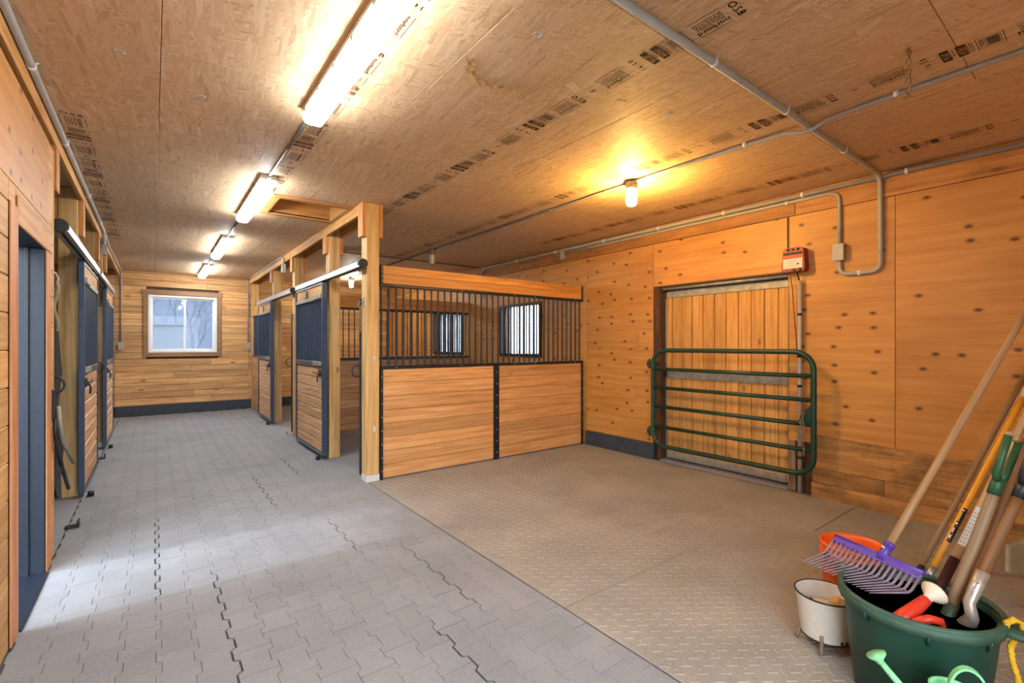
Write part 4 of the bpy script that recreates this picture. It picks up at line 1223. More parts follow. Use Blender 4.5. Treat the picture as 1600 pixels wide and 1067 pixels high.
# paper tags and twine on the ceiling
for x, y, l in ((-0.136, 3.149, 'small white paper tag on the ceiling close to the left conduit'), (0.232, 3.417, 'small white paper tag on the ceiling left of the nearest fluorescent light'), (1.484, 1.748, 'small white paper tag on the ceiling between the nearest fluorescent light and the stamped row'), (2.688, 1.829, 'small white paper tag on the ceiling between the stamped row and the warm light'), (4.22, 1.547, 'small white paper tag on the ceiling between the warm light and the looped wall conduit'), (1.25, 7.6, 'small white paper tag on the ceiling at the third fluorescent light')):
    t = solo('paper_tag', B(x - 0.022, x + 0.022, y - 0.016, y + 0.016, ZC - 0.0035, ZC - 0.002), M['paper'], l, 'tag', 'paper tags on the ceiling')
    p = MB()
    for q in range(3): p.quad((x - 0.016, y - 0.010 + q * 0.008, ZC - 0.0038), (x - 0.016, y - 0.006 + q * 0.008, ZC - 0.0038), (x + 0.010, y - 0.006 + q * 0.008, ZC - 0.0038), (x + 0.010, y - 0.010 + q * 0.008, ZC - 0.0038))
    part('print_lines', p, M['pvc_dark'], t)
t = thing('hanging_twine', 'knotted twine hanging from the ceiling in front of the conduit', 'twine', (3.05, 0.69, 2.7))
for ph in (0, PI):
    part('strand', MB().tube([(3.05 + 0.010 * math.cos(i * 0.9 + ph), 0.69 + 0.010 * math.sin(i * 0.9 + ph), ZC - 0.002 - 0.0135 * i) for i in range(20)], 0.004, 5), M['twine'], t)
part('knot', MB().lathe([(0.0, -0.015), (0.016, -0.005), (0.018, 0.006), (0.0, 0.016)], (3.05, 0.69, ZC - 0.03), 8), M['twine'], t)

# ------------------------------------------------------------------ fence energizer on the plywood wall
t = thing('fence_energizer', 'red fence charger box with white label on the plywood wall', 'charger', (XR - 0.06, 2.015, 2.16))
y0, y1, z0, z1 = 1.905, 2.115, 2.165, 2.405
part('body', MB().prism([(y0 + 0.012, z0), (y1 - 0.0, z0 + 0.01), (y1, z0 + 0.05), (y1 - 0.012, z1 - 0.02), (y1 - 0.035, z1), (y0 + 0.04, z1), (y0 + 0.016, z1 - 0.015), (y0, z0 + 0.04)], XR - 0.10, XR - 0.001, 'x'), M['box_red'], t)
lab = part('label', B(XR - 0.1035, XR - 0.1005, y0 + 0.022, y1 - 0.014, z0 + 0.035, z0 + 0.13), M['paper'], t, 'white printed label')
part('red_band', B(XR - 0.104, XR - 0.1005, y0 + 0.020, y1 - 0.016, z0 + 0.131, z0 + 0.165), M['label_red'], t)
part('black_band', B(XR - 0.104, XR - 0.1005, y0 + 0.022, y1 - 0.02, z0 + 0.170, z0 + 0.192), M['cord_black'], t)
p = MB()
for q in range(4): p.box(XR - 0.1045, XR - 0.1036, y0 + 0.07, y1 - 0.025 - 0.02 * (q % 2), z0 + 0.05 + q * 0.018, z0 + 0.056 + q * 0.018)
part('print_lines', p, M['pvc'], lab)
part('indicator', MB().lathe([(0.009, 0), (0.007, 0.006), (0, 0.008)], (XR - 0.1038, y0 + 0.06, z0 + 0.075), 10, rot=Matrix.Rotation(-PI / 2, 3, 'Y')), M['box_red'], t)
for k, yy in enumerate((y0 + 0.105, y0 + 0.05)): part('terminal', MB().lathe([(0.015, 0), (0.017, 0.01), (0.012, 0.022), (0, 0.024)], (XR - 0.1, yy, z0 + 0.018), 10, rot=Matrix.Rotation(-PI / 2, 3, 'Y')), M['rust'], t)
for k in range(3): part('top_bump', MB().lathe([(0.012, 0), (0.012, 0.008), (0, 0.01)], (XR - 0.1, y0 + 0.06 + 0.045 * k, z1 - 0.022), 10, rot=Matrix.Rotation(-PI / 2, 3, 'Y')), M['maroon'], t)
part('lead_wire', MB().tube([(XR - 0.05, 2.06, z0), (XR - 0.04, 2.04, 2.0), (XR - 0.035, 2.03, 1.8), (XR - 0.035, 2.005, 1.5), (XR - 0.035, 2.0, 1.35)], 0.004, 6), M['cord'], t)
part('lead_wire', MB().tube([(XR - 0.07, y0 + 0.08, z0), (XR - 0.06, 1.98, 2.12), (XR - 0.045, 1.972, 2.06)], 0.006, 6), M['cord_black'], t)
t = thing('standpipe', 'grey vertical pipe on the wall below the fence charger', 'pipe', (XR - 0.035, 1.972, 0))
part('pipe', MB().tube([(XR - 0.045, 1.972, 0.0), (XR - 0.045, 1.972, 2.08)], 0.0185, 12), M['pvc'], t)
for z in (0.35, 1.05, 1.75): part('pipe_strap', MB().tube([(XR - 0.045, 1.972, z - 0.012), (XR - 0.045, 1.972, z + 0.012)], 0.021, 12), M['cord_black'], t)
for z in (1.35,): part('tape', MB().tube([(XR - 0.045, 1.972, z - 0.02), (XR - 0.045, 1.972, z + 0.02)], 0.022, 12), M['cord_black'], t)

# ------------------------------------------------------------------ green tube gate
GX = 4.90; gy0, gy1, gz0, gz1 = 1.80, 3.575, 0.225, 1.385
t = thing('tube_gate', 'dark green tube gate leaning across the plank door', 'gate', (GX, 2.7, 0.2))
rc = 0.17; fr = []
for (cy, cz, a0) in ((gy1 - rc, gz1 - rc, 0), (gy0 + rc, gz1 - rc, 90), (gy0 + rc, gz0 + rc, 180), (gy1 - rc, gz0 + rc, 270)):
    for k in range(8):
        a = math.radians(a0 + 90 * k / 7); fr.append((GX, cy + rc * math.cos(a), cz + rc * math.sin(a)))
part('gate_frame', MB().tube(fr, 0.026, 10, closed=True), M['gate'], t)
for z in (1.158, 0.932, 0.702, 0.458): part('gate_rail', MB().tube([(GX, gy0 + 0.01, z), (GX, gy1 - 0.01, z)], 0.021, 10), M['gate'], t)
for z in (1.22, 0.385):
    part('hinge', MB().box(GX - 0.03, GX + 0.03, gy1 + 0.005, gy1 + 0.075, z - 0.035, z + 0.035, b=0.006).tube([(GX, gy1 + 0.05, z - 0.06), (GX, gy1 + 0.05, z + 0.06)], 0.014, 8).box(GX + 0.02, XR - 0.005, gy1 + 0.035, gy1 + 0.065, z - 0.012, z + 0.012), M['gate'], t)
part('latch_plate', MB().prism([(gy0 + 0.012, 0.90), (gy0 + 0.012, 0.70), (gy0 + 0.13, 0.72), (gy0 + 0.10, 0.80)], GX - 0.012, GX + 0.008, 'x'), M['gate'], t)
c = thing('gate_chain', 'loose chain hanging from the free end of the green gate', 'chain', (GX - 0.03, 1.88, 0.4))
k = 0
for sx in (0, 0.025):
    for i in range(13 - (4 if sx else 0)):
        zc_ = 0.80 - 0.031 * i; xx = GX - 0.035 - 0.004 * (i % 3); yy = 1.875 + sx + 0.006 * math.sin(i)
        pts = [(xx + (0.009 * math.cos(a) if i % 2 else 0), yy + (0 if i % 2 else 0.009 * math.cos(a)), zc_ + 0.021 * math.sin(a)) for a in [2 * PI * q / 10 for q in range(10)]]
        part('chain_link', MB().tube(pts, 0.0034, 5, closed=True), M['chain'], c)

# ------------------------------------------------------------------ muck tub and what is in it
TX, TY, TH = 2.50, 0.54, 0.42
t = thing('muck_tub', 'large dark green plastic tub holding garden tools', 'tub', (TX, TY, 0))
part('tub_body', MB().lathe([(0.0, 0.012), (0.18, 0.012), (0.200, 0.03), (0.240, 0.37), (0.250, 0.415), (0.256, 0.415), (0.246, 0.37), (0.208, 0.0), (0.0, 0.0)][::-1], (TX, TY, 0), 48), M['tub'], t)
part('rim', MB().tube([(TX + 0.255 * math.cos(2 * PI * k / 48), TY + 0.255 * math.sin(2 * PI * k / 48), TH - 0.006) for k in range(48)], 0.012, 8, closed=True), M['tub_rim'], t)
part('rim_skirt', MB().lathe([(0.262, 0.375), (0.266, 0.412), (0.255, 0.414), (0.251, 0.375)], (TX, TY, 0), 48), M['tub_rim'], t)
ribs = MB()
for k in range(8):
    a = 2 * PI * k / 8 + 0.35; ribs.box(-0.002, 0.002, -0.002, 0.002, 0, 0)
    del ribs.v[-8:]; del ribs.f[-6:]; del ribs.sm[-6:]; del ribs.mi[-6:]
    cx, sy = math.cos(a), math.sin(a)
    ribs.tube([(TX + 0.247 * cx, TY + 0.247 * sy, 0.345), (TX + 0.262 * cx, TY + 0.262 * sy, 0.385)], 0.006, 5)
part('rib', ribs, M['tub'], t)
er = math.atan2(0.255 - TY, 2.515 - TX)
for k, a in enumerate((er, er + PI - 0.38)):
    cx, sy = math.cos(a), math.sin(a); ex, ey = TX + 0.285 * cx, TY + 0.285 * sy
    part('ear', MB().lathe([(0.0, 0.384), (0.045, 0.386), (0.055, 0.398), (0.05, 0.410), (0.0, 0.412)], (ex, ey, 0), 18), M['tub_rim'], t)
    rr = []
    if k == 0:
        rr = [(ex - 0.012, ey + 0.03, 0.385), (ex - 0.02, ey + 0.025, 0.43), (ex - 0.008, ey + 0.005, 0.448), (ex + 0.012, ey - 0.012, 0.435), (ex + 0.015, ey - 0.012, 0.40), (ex + 0.0, ey + 0.005, 0.375), (ex - 0.02, ey + 0.015, 0.345), (ex - 0.035, ey + 0.008, 0.30), (ex - 0.055, ey - 0.008, 0.26), (ex - 0.085, ey - 0.012, 0.24)]
    else:
        rr = [(ex, ey, 0.38), (ex - 0.02, ey + 0.01, 0.42), (ex - 0.03, ey + 0.01, 0.40), (ex - 0.035, ey + 0.005, 0.36), (ex - 0.02, ey - 0.02, 0.30)]
    mb = MB(); fine = []
    for i in range(len(rr) - 1):
        for q in range(6):
            u = q / 6; fine.append(Vector(rr[i]).lerp(Vector(rr[i + 1]), u))
    fine.append(Vector(rr[-1]))
    for ph in (0, 2.09, 4.19):
        mb.tube([p + Vector((0.0055 * math.cos(i * 1.0 + ph), 0.0055 * math.sin(i * 1.0 + ph), 0.003 * math.sin(i * 1.0 + ph))) for i, p in enumerate(fine)], 0.0055, 6)
    part('rope_handle', mb, M['yrope'], t, 'yellow twisted rope handle')


def handle(mb, a, b2, r0, r1=None, n=12):
    r1 = r1 or r0; a, b2 = Vector(a), Vector(b2)
    return mb.tube([a.lerp(b2, i / 4) for i in range(5)], [r0 + (r1 - r0) * i / 4 for i in range(5)], n)


def handle_part(name, a, b2, r0, r1, m, parent, label=None, n=12):
    a, b2 = Vector(a), Vector(b2); L = (b2 - a).length
    mb = MB().tube([(0, 0, L * (i / 6 - 0.5)) for i in range(7)], [r0 + (r1 - r0) * i / 6 for i in range(7)], n)
    o = link(name, mb.mesh(name, m), parent, (a + b2) / 2 - wl(parent))
    o.rotation_mode = 'QUATERNION'; o.rotation_quaternion = Vector((0, 0, 1)).rotation_difference((b2 - a).normalized())
    if label: o['label'] = label
    return o


# purple bedding fork lying over the rim
t = thing('bedding_fork', 'purple plastic bedding fork with long wooden handle over the tub', 'fork', (2.63, 0.71, 0.45))
HL, HR = Vector((2.70, 0.89, 0.502)), Vector((2.554, 0.529, 0.502))
hd = Vector((3.53, 0.335, 1.60)); hc = HL.lerp(HR, 0.58); dv = (hd - hc).normalized()
bv = (HR - HL).normalized()
nv = dv.cross(bv).normalized()
if nv.x > 0: nv = -nv           # basket side, towards the tines
fm = MB(); fm.tube([HL - bv * 0.005, HR + bv * 0.005], 0.009, 8).tube([HL - dv * 0.030, HR - dv * 0.030], 0.0065, 8)
part('head_bar', fm, M['purple'], t)
w = MB(); q = 0.009
a, b2 = HL + nv * 0.004, HR + nv * 0.004
for s in (0.002, -0.002): w.quad(a + nv * s, b2 + nv * s, b2 - dv * 0.030 + nv * s, a - dv * 0.030 + nv * s)
part('head_web', w, M['purple'], t)
part('ferrule', MB().tube([hc - dv * 0.02, hc + dv * 0.065], [0.019, 0.0195], 14).tube([hc + dv * 0.05, hc + dv * 0.066], 0.0215, 14), M['purple'], t)
bx = MB().tube([hc + dv * 0.03 - nv * 0.03, hc + dv * 0.03 + nv * 0.03], 0.005, 6)
part('bolt', bx, M['bolt'], t)
NT_ = 18; bends = []
for i in range(NT_):
    f = i / (NT_ - 1); p0 = HL.lerp(HR, f) - dv * 0.015
    drop = 0.09
    p1 = p0 - dv * drop + nv * 0.008; bends.append(p1)
    p2 = Vector((2.482, 0.957, 0.412)).lerp(Vector((2.373, 0.664, 0.418)), f); tv = (p2 - p1).normalized()
    if i in (9, 10): p2 = p1.lerp(p2, 0.8)
    part('tine', MB().tube([p0, p0.lerp(p1, 0.85), p1 + tv * 0.008, p1.lerp(p2, 0.5), p2], [0.0058, 0.0055, 0.005, 0.004, 0.0018], 7), M['purple_d'], t)
part('cross_rib', MB().tube(bends, 0.0035, 6), M['purple_d'], t)
handle_part('handle', hc + dv * 0.055, hc + dv * 1.62, 0.0165, 0.0165, M['ash'], t, 'long bare wooden handle')

# yellow leaf rake and bare pole leaning on the wall
A, Bp = Vector((3.66, 0.72, 0.114)), Vector((4.30, 0.413, 1.121))
d = (Bp - A).normalized()
t = thing('leaf_rake', 'leaf rake with glossy yellow handle leaning behind the tub', 'rake', (3.66, 0.72, 0))
handle_part('handle', A, Bp, 0.0165, 0.0165, M['yellow'], t, 'glossy yellow handle')
part('grip', MB().tube([Bp, Bp + d * 0.05, Bp + d * 0.12], [0.0175, 0.018, 0.016], 12), M['grey_pl'], t, 'grey end grip')
st = A + d * 0.20; side = d.cross(Vector((0.8, -0.6, 0))).normalized()
camv = (Vector((0, 0, 1.45)) - (A + d * 0.3)).normalized(); camv = (camv - d * camv.dot(d)).normalized()
lb = MB(); wv = d.cross(camv)
for k in range(3):
    a0 = (k - 1.5) * 0.5 + 0.5; a1 = a0 + 0.5
    e0 = camv * math.cos(a0) + wv * math.sin(a0); e1 = camv * math.cos(a1) + wv * math.sin(a1)
    lb.quad(st + e0 * 0.0172, st + e1 * 0.0172, st + d * 0.23 + e1 * 0.0172, st + d * 0.23 + e0 * 0.0172)
part('sticker', lb, M['cord_black'], t, 'dark printed sticker')
lb2 = MB()
for u, l, w0 in ((0.012, 0.006, 0.4), (0.024, 0.022, 0.28), (0.052, 0.005, 0.4), (0.064, 0.03, 0.16), (0.105, 0.005, 0.4), (0.118, 0.012, 0.3), (0.21, 0.008, 0.35)):
    e0 = camv * math.cos(-w0) + wv * math.sin(-w0); e1 = camv * math.cos(w0) + wv * math.sin(w0)
    lb2.quad(st + d * u + e0 * 0.0178, st + d * u + e1 * 0.0178, st + d * (u + l) + e1 * 0.0178, st + d * (u + l) + e0 * 0.0178)
part('sticker_print', lb2, M['paper'], t)
lb3 = MB(); e0 = camv * math.cos(-0.3) + wv * math.sin(-0.3); e1 = camv * math.cos(0.12) + wv * math.sin(0.12)
lb3.quad(st + d * 0.14 + e0 * 0.0178, st + d * 0.14 + e1 * 0.0178, st + d * 0.20 + e1 * 0.0178, st + d * 0.20 + e0 * 0.0178)
part('sticker_band', lb3, M['lime'], t)
hp = A - d * 0.02
part('ferrule', MB().tube([A - d * 0.05, A + d * 0.03], 0.019, 10), M['galv'], t)
for i in range(14):
    f = i / 13 - 0.5
    p1 = hp + Vector((-0.10 * abs(f), f * 0.42, -0.02)); p2 = hp + Vector((-0.06 + 0.05 * abs(f), f * 0.62, -0.085)); p3 = p2 + Vector((-0.03, 0.0, -0.012))
    p3.z = max(p3.z, 0.006)
    part('tine', MB().tube([hp - d * 0.03, p1, p2, p3], 0.0028, 5), M['rake'], t)
part('tine_band', MB().tube([hp + Vector((-0.05 * abs(i / 10 - 0.5) * 2, (i / 10 - 0.5) * 0.42, -0.02)) for i in range(11)], 0.006, 6), M['galv'], t)
t = thing('broom_pole', 'bare brown wooden pole leaning on the wall behind the yellow handle', 'pole', (3.9, 0.85, 0))
A, Bp = Vector((3.93, 0.83, 0.004)), Vector((4.92, 0.468, 1.22))
dd = (Bp - A).normalized()
handle_part('pole', A, Bp + dd * 0.12, 0.0165, 0.0165, M['ash_dark'], t)
part('pole_tip', MB().tube([A, A + dd * 0.03], 0.018, 10), M['steel'], t)

# long-handled tool with white sticker, dark socket in the tub
A, mid, Bp = Vector((2.47, 0.56, 0.09)), Vector((2.725, 0.463, 0.530)), Vector((3.15, 0.298, 1.113))
d = (Bp - mid).normalized()
t = thing('garden_hoe', 'wooden handled tool with white paper sticker standing in the tub', 'hoe', (2.47, 0.56, 0.02))
part('socket', MB().tube([mid + d * 0.01, mid - d * 0.17, mid - d * 0.30], [0.0185, 0.0175, 0.013], 12), M['maroon'], t, 'dark maroon socket')
low = mid - d * 0.30
part('head', MB().tube([low, low - d * 0.06, low - d * 0.10 + Vector((-0.03, 0.02, -0.01))], [0.012, 0.011, 0.009], 8), M['maroon'], t)
part('blade', B(low.x - 0.11, low.x - 0.03, low.y - 0.03, low.y + 0.07, 0.030, 0.038), M['blade'], t)
handle_part('handle', mid, Bp + d * 0.4, 0.0168, 0.0155, M['ash'], t)
camv = (Vector((0, 0, 1.45)) - mid).normalized(); camv = (camv - d * camv.dot(d)).normalized(); wv = d.cross(camv)
sb = MB(); s0 = mid + d * 0.07
for k in range(4):
    a0 = (k - 2) * 0.4; a1 = a0 + 0.4
    e0 = camv * math.cos(a0) + wv * math.sin(a0); e1 = camv * math.cos(a1) + wv * math.sin(a1)
    sb.quad(s0 + e0 * 0.0173, s0 + e1 * 0.0173, s0 + d * 0.19 + e1 * 0.0173, s0 + d * 0.19 + e0 * 0.0173)
part('sticker', sb, M['paper'], t, 'torn white paper sticker')
sp = MB()
for k in range(9):
    u = 0.012 + 0.018 * k; e0 = camv * math.cos(-0.45) + wv * math.sin(-0.45); e1 = camv * math.cos(0.2) + wv * math.sin(0.2)
    sp.quad(s0 + d * u + e0 * 0.0177, s0 + d * u + e1 * 0.0177, s0 + d * (u + 0.006) + e1 * 0.0177, s0 + d * (u + 0.006) + e0 * 0.0177)
part('sticker_print', sp, M['leather'], t)


def d_grip(t, top, d, mat, gm, wdir, w=0.055, l=0.10):
    """Y-shaped grip: two arms and a cross bar."""
    w1, w2 = top + d * l + wdir * w, top + d * l - wdir * w
    part('grip_yoke', MB().tube([top - d * 0.04, top, top + d * 0.03], [0.021, 0.022, 0.020], 12).tube([top + d * 0.01, top + d * 0.045 + wdir * w * 0.75, w1], [0.015, 0.014, 0.013], 8).tube([top + d * 0.01, top + d * 0.045 - wdir * w * 0.75, w2], [0.015, 0.014, 0.013], 8), M[mat], t)
    part('grip_bar', MB().tube([w1, w2], 0.015, 10), M[gm], t)


# green-grip spade
A, Bp = Vector((2.539, 0.4365, 0.414)), Vector((2.66, 0.336, 0.855))
d = (Bp - A).normalized()
t = thing('garden_spade', 'wooden spade with green D grip standing in the tub', 'spade', (2.47, 0.49, 0.03))
wdir = d.cross(Vector((0.25, 0.95, 0.1))).normalized()
part('socket', MB().tube([A + d * 0.005, A - d * 0.07, A - d * 0.13], [0.0225, 0.024, 0.026], 12), M['socket_green'], t, 'dull green socket')
handle_part('handle', A, Bp + d * 0.0, 0.0205, 0.0185, M['ash_dark'], t)
d_grip(t, Bp + d * 0.04, d, 'green_pl', 'ash', wdir, 0.05, 0.20)
lo = A - d * 0.12
part('blade', MB().prism([(lo.x - 0.07, 0.03), (lo.x + 0.07, 0.03), (lo.x + 0.075, lo.z), (lo.x - 0.075, lo.z)], lo.y + 0.015, lo.y + 0.02, 'y'), M['blade'], t)
# black-grip shovel with bright steel socket
A, Kp, Bp = Vector((2.475, 0.37, 0.415)), Vector((2.53, 0.352, 0.562)), Vector((2.66, 0.269, 0.858))
d = (Bp - Kp).normalized()
t = thing('round_shovel', 'shovel with black D grip and bare steel socket at the tub rim', 'shovel', (2.47, 0.42, 0.03))
part('socket', MB().tube([Kp + d * 0.02, Kp - d * 0.06, Kp - d * 0.11, A + Vector((0.005, 0.0, 0.0)), A + Vector((0.03, 0.02, -0.05)), A + Vector((0.045, 0.035, -0.11))], [0.0215, 0.021, 0.019, 0.021, 0.03, 0.035], 12), M['shovel'], t, 'bare steel socket')
part('rivet', MB().lathe([(0.005, 0), (0.004, 0.003), (0, 0.004)], Kp - d * 0.03 + (Vector((0, 0, 1.45)) - Kp).normalized() * 0.020, 8), M['rust'], t)
handle_part('handle', Kp, Bp, 0.0195, 0.0185, M['brown_handle'], t)
d_grip(t, Bp + d * 0.04, d, 'black_pl', 'black_pl', d.cross(Vector((0.25, 0.95, 0.1))).normalized(), 0.05, 0.12)
bl = MB(); c0 = A + Vector((0.05, 0.04, -0.10)); n = 8; bb = len(bl.v)
for r in range(5):
    z = c0.z - 0.055 * r; ww = (0.06, 0.085, 0.09, 0.08, 0.04)[r]
    for k in range(n + 1):
        f = k / n * 2 - 1; bl.v.append((c0.x + 0.03 * r * 0.5 + ww * f * 0.5 - 0.0, c0.y + 0.012 * r + ww * f * 0.85 + 0.02, max(z + 0.012 * f * f, 0.03)))
for r in range(4):
    for k in range(n): bl.face([bb + r * (n + 1) + k, bb + r * (n + 1) + k + 1, bb + (r + 1) * (n + 1) + k + 1, bb + (r + 1) * (n + 1) + k], True)
bo = part('blade', bl, M['blade'], t)
sd = bo.modifiers.new('thick', 'SOLIDIFY'); sd.thickness = 0.003
# dark pole between the two D-grip tools
A, Bp = Vector((2.60, 0.50, 0.05)), Vector((2.95, 0.333, 0.794))
dd = (Bp - A).normalized()
t = thing('tool_handle', 'dark brown tool handle between the two D grip tools', 'handle', (2.60, 0.50, 0.02))
handle_part('pole', A, Bp + dd * 0.35, 0.013, 0.013, M['brown_handle'], t)
part('end_ferrule', MB().tube([A, A + dd * 0.12], 0.016, 10), M['blade'], t)

# red watering can in the tub
t = thing('watering_can', 'red toy watering can with cream rose inside the green tub', 'watering can', (2.45, 0.52, 0.1))
rc_ = Vector((2.475, 0.484, 0.455)); sb_ = Vector((2.35, 0.555, 0.36)); dv2 = (rc_ - sb_).normalized()
part('spout', MB().tube([sb_ - dv2 * 0.04, sb_ + dv2 * 0.03, rc_ - dv2 * 0.03], [0.036, 0.03, 0.019], 14), M['red'], t)
q = Vector((0, 0, 1)).rotation_difference(Vector((0.62, -0.25, 0.30)).normalized()).to_matrix()
part('rose', MB().lathe([(0.015, -0.035), (0.018, -0.02), (0.042, 0.005), (0.046, 0.014), (0.040, 0.022), (0.0, 0.030)], rc_, 20, rot=q), M['cream'], t, 'cream plastic rose')
part('can_body', MB().lathe([(0.0, 0.14), (0.055, 0.14), (0.062, 0.16), (0.058, 0.30), (0.05, 0.345), (0.045, 0.345), (0.05, 0.30), (0.05, 0.16), (0.0, 0.15)], (2.40, 0.49, 0.0), 20), M['red'], t)
part('can_handle', MB().tube([(2.345, 0.52, 0.33), (2.34, 0.505, 0.385), (2.36, 0.47, 0.402), (2.39, 0.445, 0.395), (2.40, 0.43, 0.34)], [0.012, 0.016, 0.017, 0.016, 0.012], 10), M['red'], t)

# mint watering can in front of the tub
t = thing('watering_can', 'mint green toy watering can in front of the green tub', 'watering can', (2.15, 0.36, 0))
bc = (2.155, 0.365, 0)
part('can_body', MB().lathe([(0.0, 0.0), (0.075, 0.0), (0.08, 0.02), (0.072, 0.20), (0.066, 0.275), (0.068, 0.285), (0.062, 0.285), (0.060, 0.275), (0.066, 0.20), (0.07, 0.02), (0.0, 0.012)], bc, 28), M['mint'], t)
rp_ = Vector((2.065, 0.548, 0.325)); sp_ = Vector((2.125, 0.425, 0.16)); dv3 = (rp_ - sp_).normalized()
part('spout', MB().tube([sp_ - dv3 * 0.03, sp_ + dv3 * 0.08, rp_], [0.018, 0.013, 0.010], 12), M['mint'], t)
q = Vector((0, 0, 1)).rotation_difference(Vector((-0.12, 0.45, 0.88)).normalized()).to_matrix()
part('rose', MB().lathe([(0.010, -0.012), (0.014, 0.0), (0.031, 0.016), (0.032, 0.021), (0.0, 0.024)], rp_, 20, rot=q), M['mint'], t)
hm = MB(); sec = []
for i in range(13):
    a = PI * i / 12; sec.append(Vector((bc[0] + 0.03 - 0.0 + 0.035 * math.cos(a) * 0.55, bc[1] - 0.03 - 0.045 * math.cos(a), 0.275 + 0.085 * math.sin(a))))
wdv = Vector((0.8, 0.35, 0)).normalized() * 0.011
for i in range(12):
    a, b2 = sec[i], sec[i + 1]; cen = Vector((bc[0] + 0.03, bc[1] - 0.03, 0.275)); oa = (a - cen).normalized() * 0.004; ob = (b2 - cen).normalized() * 0.004
    hm.quad(a - wdv + oa, a + wdv + oa, b2 + wdv + ob, b2 - wdv + ob); hm.quad(a + wdv - oa, a - wdv - oa, b2 - wdv - ob, b2 + wdv - ob)
    hm.quad(a + wdv + oa, a + wdv - oa, b2 + wdv - ob, b2 + wdv + ob); hm.quad(a - wdv - oa, a - wdv + oa, b2 - wdv + ob, b2 - wdv - ob)
part('strap_handle', hm, M['mint'], t)

# enamel pot on three legs
ex, ey = 2.60, 0.905
t = thing('enamel_pot', 'white enamel pot with black rim standing on short legs', 'pot', (ex, ey, 0))
part('pot_body', MB().lathe([(0.0, 0.045), (0.098, 0.045), (0.104, 0.055), (0.124, 0.24), (0.129, 0.247), (0.124, 0.249), (0.119, 0.24), (0.100, 0.06), (0.0, 0.055)], (ex, ey, 0), 40), M['enamel'], t)
part('pot_rim', MB().tube([(ex + 0.1275 * math.cos(2 * PI * k / 40), ey + 0.1275 * math.sin(2 * PI * k / 40), 0.248) for k in range(40)], 0.0042, 7, closed=True), M['enamel_bl'], t, 'black rolled rim')
part('bottom_edge', MB().tube([(ex + 0.1015 * math.cos(2 * PI * k / 40), ey + 0.1015 * math.sin(2 * PI * k / 40), 0.048) for k in range(40)], 0.004, 6, closed=True), M['enamel_bl'], t)
for a in (3.35, 2.05, 5.3, 0.4):
    cx, sy = math.cos(a), math.sin(a)
    part('leg', MB().tube([(ex + 0.106 * cx, ey + 0.106 * sy, 0.085), (ex + 0.105 * cx, ey + 0.105 * sy, 0.05), (ex + 0.112 * cx, ey + 0.112 * sy, 0.022), (ex + 0.122 * cx, ey + 0.122 * sy, 0.004)], [0.008, 0.009, 0.009, 0.010], 6), M['rust'], t)
part('pot_contents', MB().lathe([(0.0, 0.16), (0.11, 0.16), (0.108, 0.172), (0.05, 0.182), (0.0, 0.178)], (ex, ey, 0), 28), M['cream'], t, 'pale dusty contents')
for i, (a, zz_) in enumerate(((4.15, 0.062), (4.4, 0.06))):
    part('chip', MB().lathe([(0.008, 0), (0.006, 0.002), (0.0, 0.0022)], (ex + 0.105 * math.cos(a), ey + 0.105 * math.sin(a), zz_), 8, rot=Vector((0, 0, 1)).rotation_difference(Vector((math.cos(a), math.sin(a), 0))).to_matrix()), M['enamel_bl'], t)
for x, y, z, r, m, l in ((ex + 0.03, ey - 0.045, 0.195, 0.036, 'tan', 'crumpled tan scrap lying in the white enamel pot'), (ex - 0.055, ey + 0.045, 0.195, 0.022, 'brown', 'dark brown lump lying in the white enamel pot'), (ex - 0.045, ey - 0.0, 0.19, 0.016, 'lead', 'small greyish lump in the middle of the enamel pot')):
    bmn = bmesh.new(); bmesh.ops.create_icosphere(bmn, subdivisions=2, radius=r)
    for v in bmn.verts: v.co *= random.uniform(0.72, 1.25)
    me = bpy.data.meshes.new('scrap'); bmn.to_mesh(me); bmn.free(); me.materials.append(M[m])
    tag(link('scrap', me, None, (x, y, z)), l, 'scrap')

# orange bucket
ox, oy = 3.035, 0.925
t = thing('bucket', 'orange plastic bucket standing behind the enamel pot', 'bucket', (ox, oy, 0))
part('bucket_body', MB().lathe([(0.0, 0.0), (0.128, 0.0), (0.131, 0.008), (0.142, 0.29), (0.150, 0.292), (0.150, 0.300), (0.143, 0.302), (0.143, 0.315), (0.151, 0.317), (0.151, 0.325), (0.1435, 0.327), (0.1435, 0.345), (0.152, 0.35), (0.153, 0.37), (0.146, 0.372), (0.140, 0.35), (0.126, 0.012), (0.0, 0.010)], (ox, oy, 0), 44), M['orange'], t)
hp = [(ox + 0.156 * math.cos(a), oy + 0.156 * math.sin(a), 0.31 - 0.11 * abs(math.sin((a - 2.6) * 1.0))) for a in [2.6 + PI * k / 14 for k in range(15)]]
part('wire_handle', MB().tube(hp, 0.0028, 6), M['galv'], t)
part('handle_lug', MB().lathe([(0.018, -0.006), (0.018, 0.006), (0.0, 0.007)], (ox + 0.15 * math.cos(2.6), oy + 0.15 * math.sin(2.6), 0.31), 10, rot=Vector((0, 0, 1)).rotation_difference(Vector((math.cos(2.6), math.sin(2.6), 0))).to_matrix()), M['black_pl'], t)

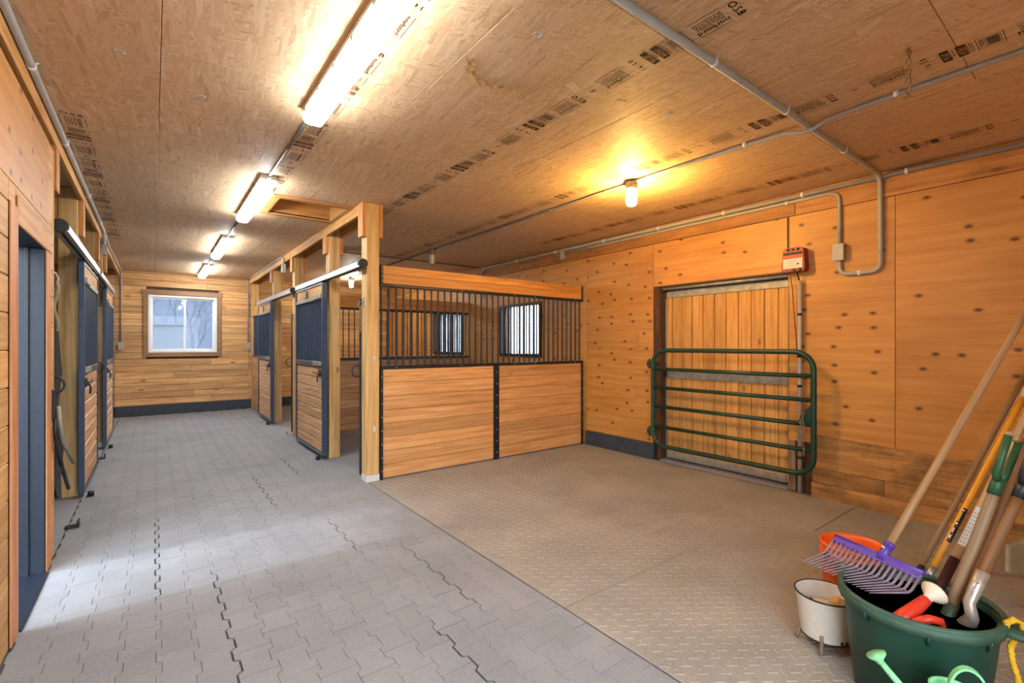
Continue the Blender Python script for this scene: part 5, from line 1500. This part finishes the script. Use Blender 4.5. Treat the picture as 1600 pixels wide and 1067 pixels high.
# dusty scoop shovel at the right edge
t = thing('scoop_shovel', 'dusty grey scoop shovel lying by the wall at the right edge', 'shovel', (3.75, 0.34, 0))
sc = MB(); n = 8; bb = 0
Pa, Pb, Pc, Pd = Vector((3.70, 0.42, 0.36)), Vector((3.80, 0.24, 0.52)), Vector((3.62, 0.415, 0.235)), Vector((3.70, 0.18, 0.235))
for r in range(7):
    u = r / 6
    for k in range(n + 1):
        f = k / n; p = Pa.lerp(Pb, f).lerp(Pc.lerp(Pd, f), u)
        p = p + Vector((0.05, 0.01, -0.03)) * math.sin(PI * f) * (0.6 + 0.4 * u)
        sc.v.append(tuple(p - Vector((0, 0, 0.0))))
for r in range(6):
    for k in range(n): sc.face([r * (n + 1) + k, r * (n + 1) + k + 1, (r + 1) * (n + 1) + k + 1, (r + 1) * (n + 1) + k], True)
so = part('scoop', sc, M['scoop'], t); so.modifiers.new('thick', 'SOLIDIFY').thickness = 0.004
handle_part('handle', (3.79, 0.29, 0.46), (4.75, -0.12, 1.25), 0.016, 0.016, M['ash_dark'], t)
part('rest', MB().tube([(3.66, 0.30, 0.0), (3.66, 0.30, 0.20)], [0.03, 0.02], 10), M['black_pl'], t, 'black foot')
part('neck', MB().tube([(3.74, 0.30, 0.40), (3.82, 0.28, 0.485)], [0.022, 0.018], 10), M['black_pl'], t)

# loose straw and twigs on the floor behind the tub and below the pipe
sw = MB()
for i in range(150):
    if i < 90: x, y = random.gauss(3.95, 0.22), random.gauss(0.85, 0.10)
    else: x, y = random.gauss(4.95, 0.06), random.gauss(1.97, 0.10)
    x = min(x, 4.98); a = random.uniform(0, PI); l = random.uniform(0.015, 0.05)
    sw.tube([(x, y, 0.004), (x + l * math.cos(a), y + l * math.sin(a), 0.004 + random.uniform(0, 0.012))], 0.0016, 4)
tag(part('straw_litter', sw, M['tan'], None), 'loose straw and twigs on the floor by the plywood wall', 'straw', None, 'stuff')

# ------------------------------------------------------------------ outdoors, seen through the back window
sh = thing('shed', 'low pale outbuilding beyond the back window', 'shed', (-0.4, 20.0, -0.13))
part('shed_wall', B(-4.0, 0.80, 19.0, 22.0, -0.13, 2.1), M['shed'], sh)
part('shed_roof', B(-4.1, 0.84, 18.9, 22.1, 2.101, 2.17), M['shed'], sh)


def bare_tree(mb, x, y, h, seed):
    rnd = random.Random(seed)
    def br(p, d, l, r, lv):
        q = p + d * l
        mb.tube([p, p.lerp(q, 0.5) + Vector((rnd.uniform(-1, 1), rnd.uniform(-1, 1), 0)) * l * 0.05, q], [r, r * 0.8, r * 0.6], 4 if lv > 1 else 6, cap=False)
        if lv < 5:
            for k in range(3 if lv < 4 else 4):
                nd = (d + Vector((rnd.uniform(-1, 1), rnd.uniform(-1, 1), rnd.uniform(-0.2, 0.6))) * 0.75).normalized()
                br(p.lerp(q, rnd.uniform(0.45, 1.0)), nd, l * rnd.uniform(0.55, 0.8), r * 0.55, lv + 1)
    br(Vector((x, y, -0.13)), Vector((rnd.uniform(-0.1, 0.1), 0, 1)).normalized(), h * 0.3, h * 0.014, 0)


tm = MB()
for i in range(10): bare_tree(tm, -3.8 + i * 1.1 + random.uniform(-0.3, 0.3), 24 + (i % 3) * 1.6, 6.5 + (i % 4) * 0.6, 11 + i)
tag(part('thicket', tm, M['bark'], None), 'thicket of leafless grey trees beyond the back window', 'trees', None, 'stuff')
hg = struct('hills', MB().prism([(-30, -0.13), (30, -0.13), (30, 7.5), (18, 8.4), (6, 7.8), (-6, 8.8), (-18, 8.0), (-30, 8.2)], 40, 44, 'y'), M['bark'])
print('objects', len(bpy.data.objects))
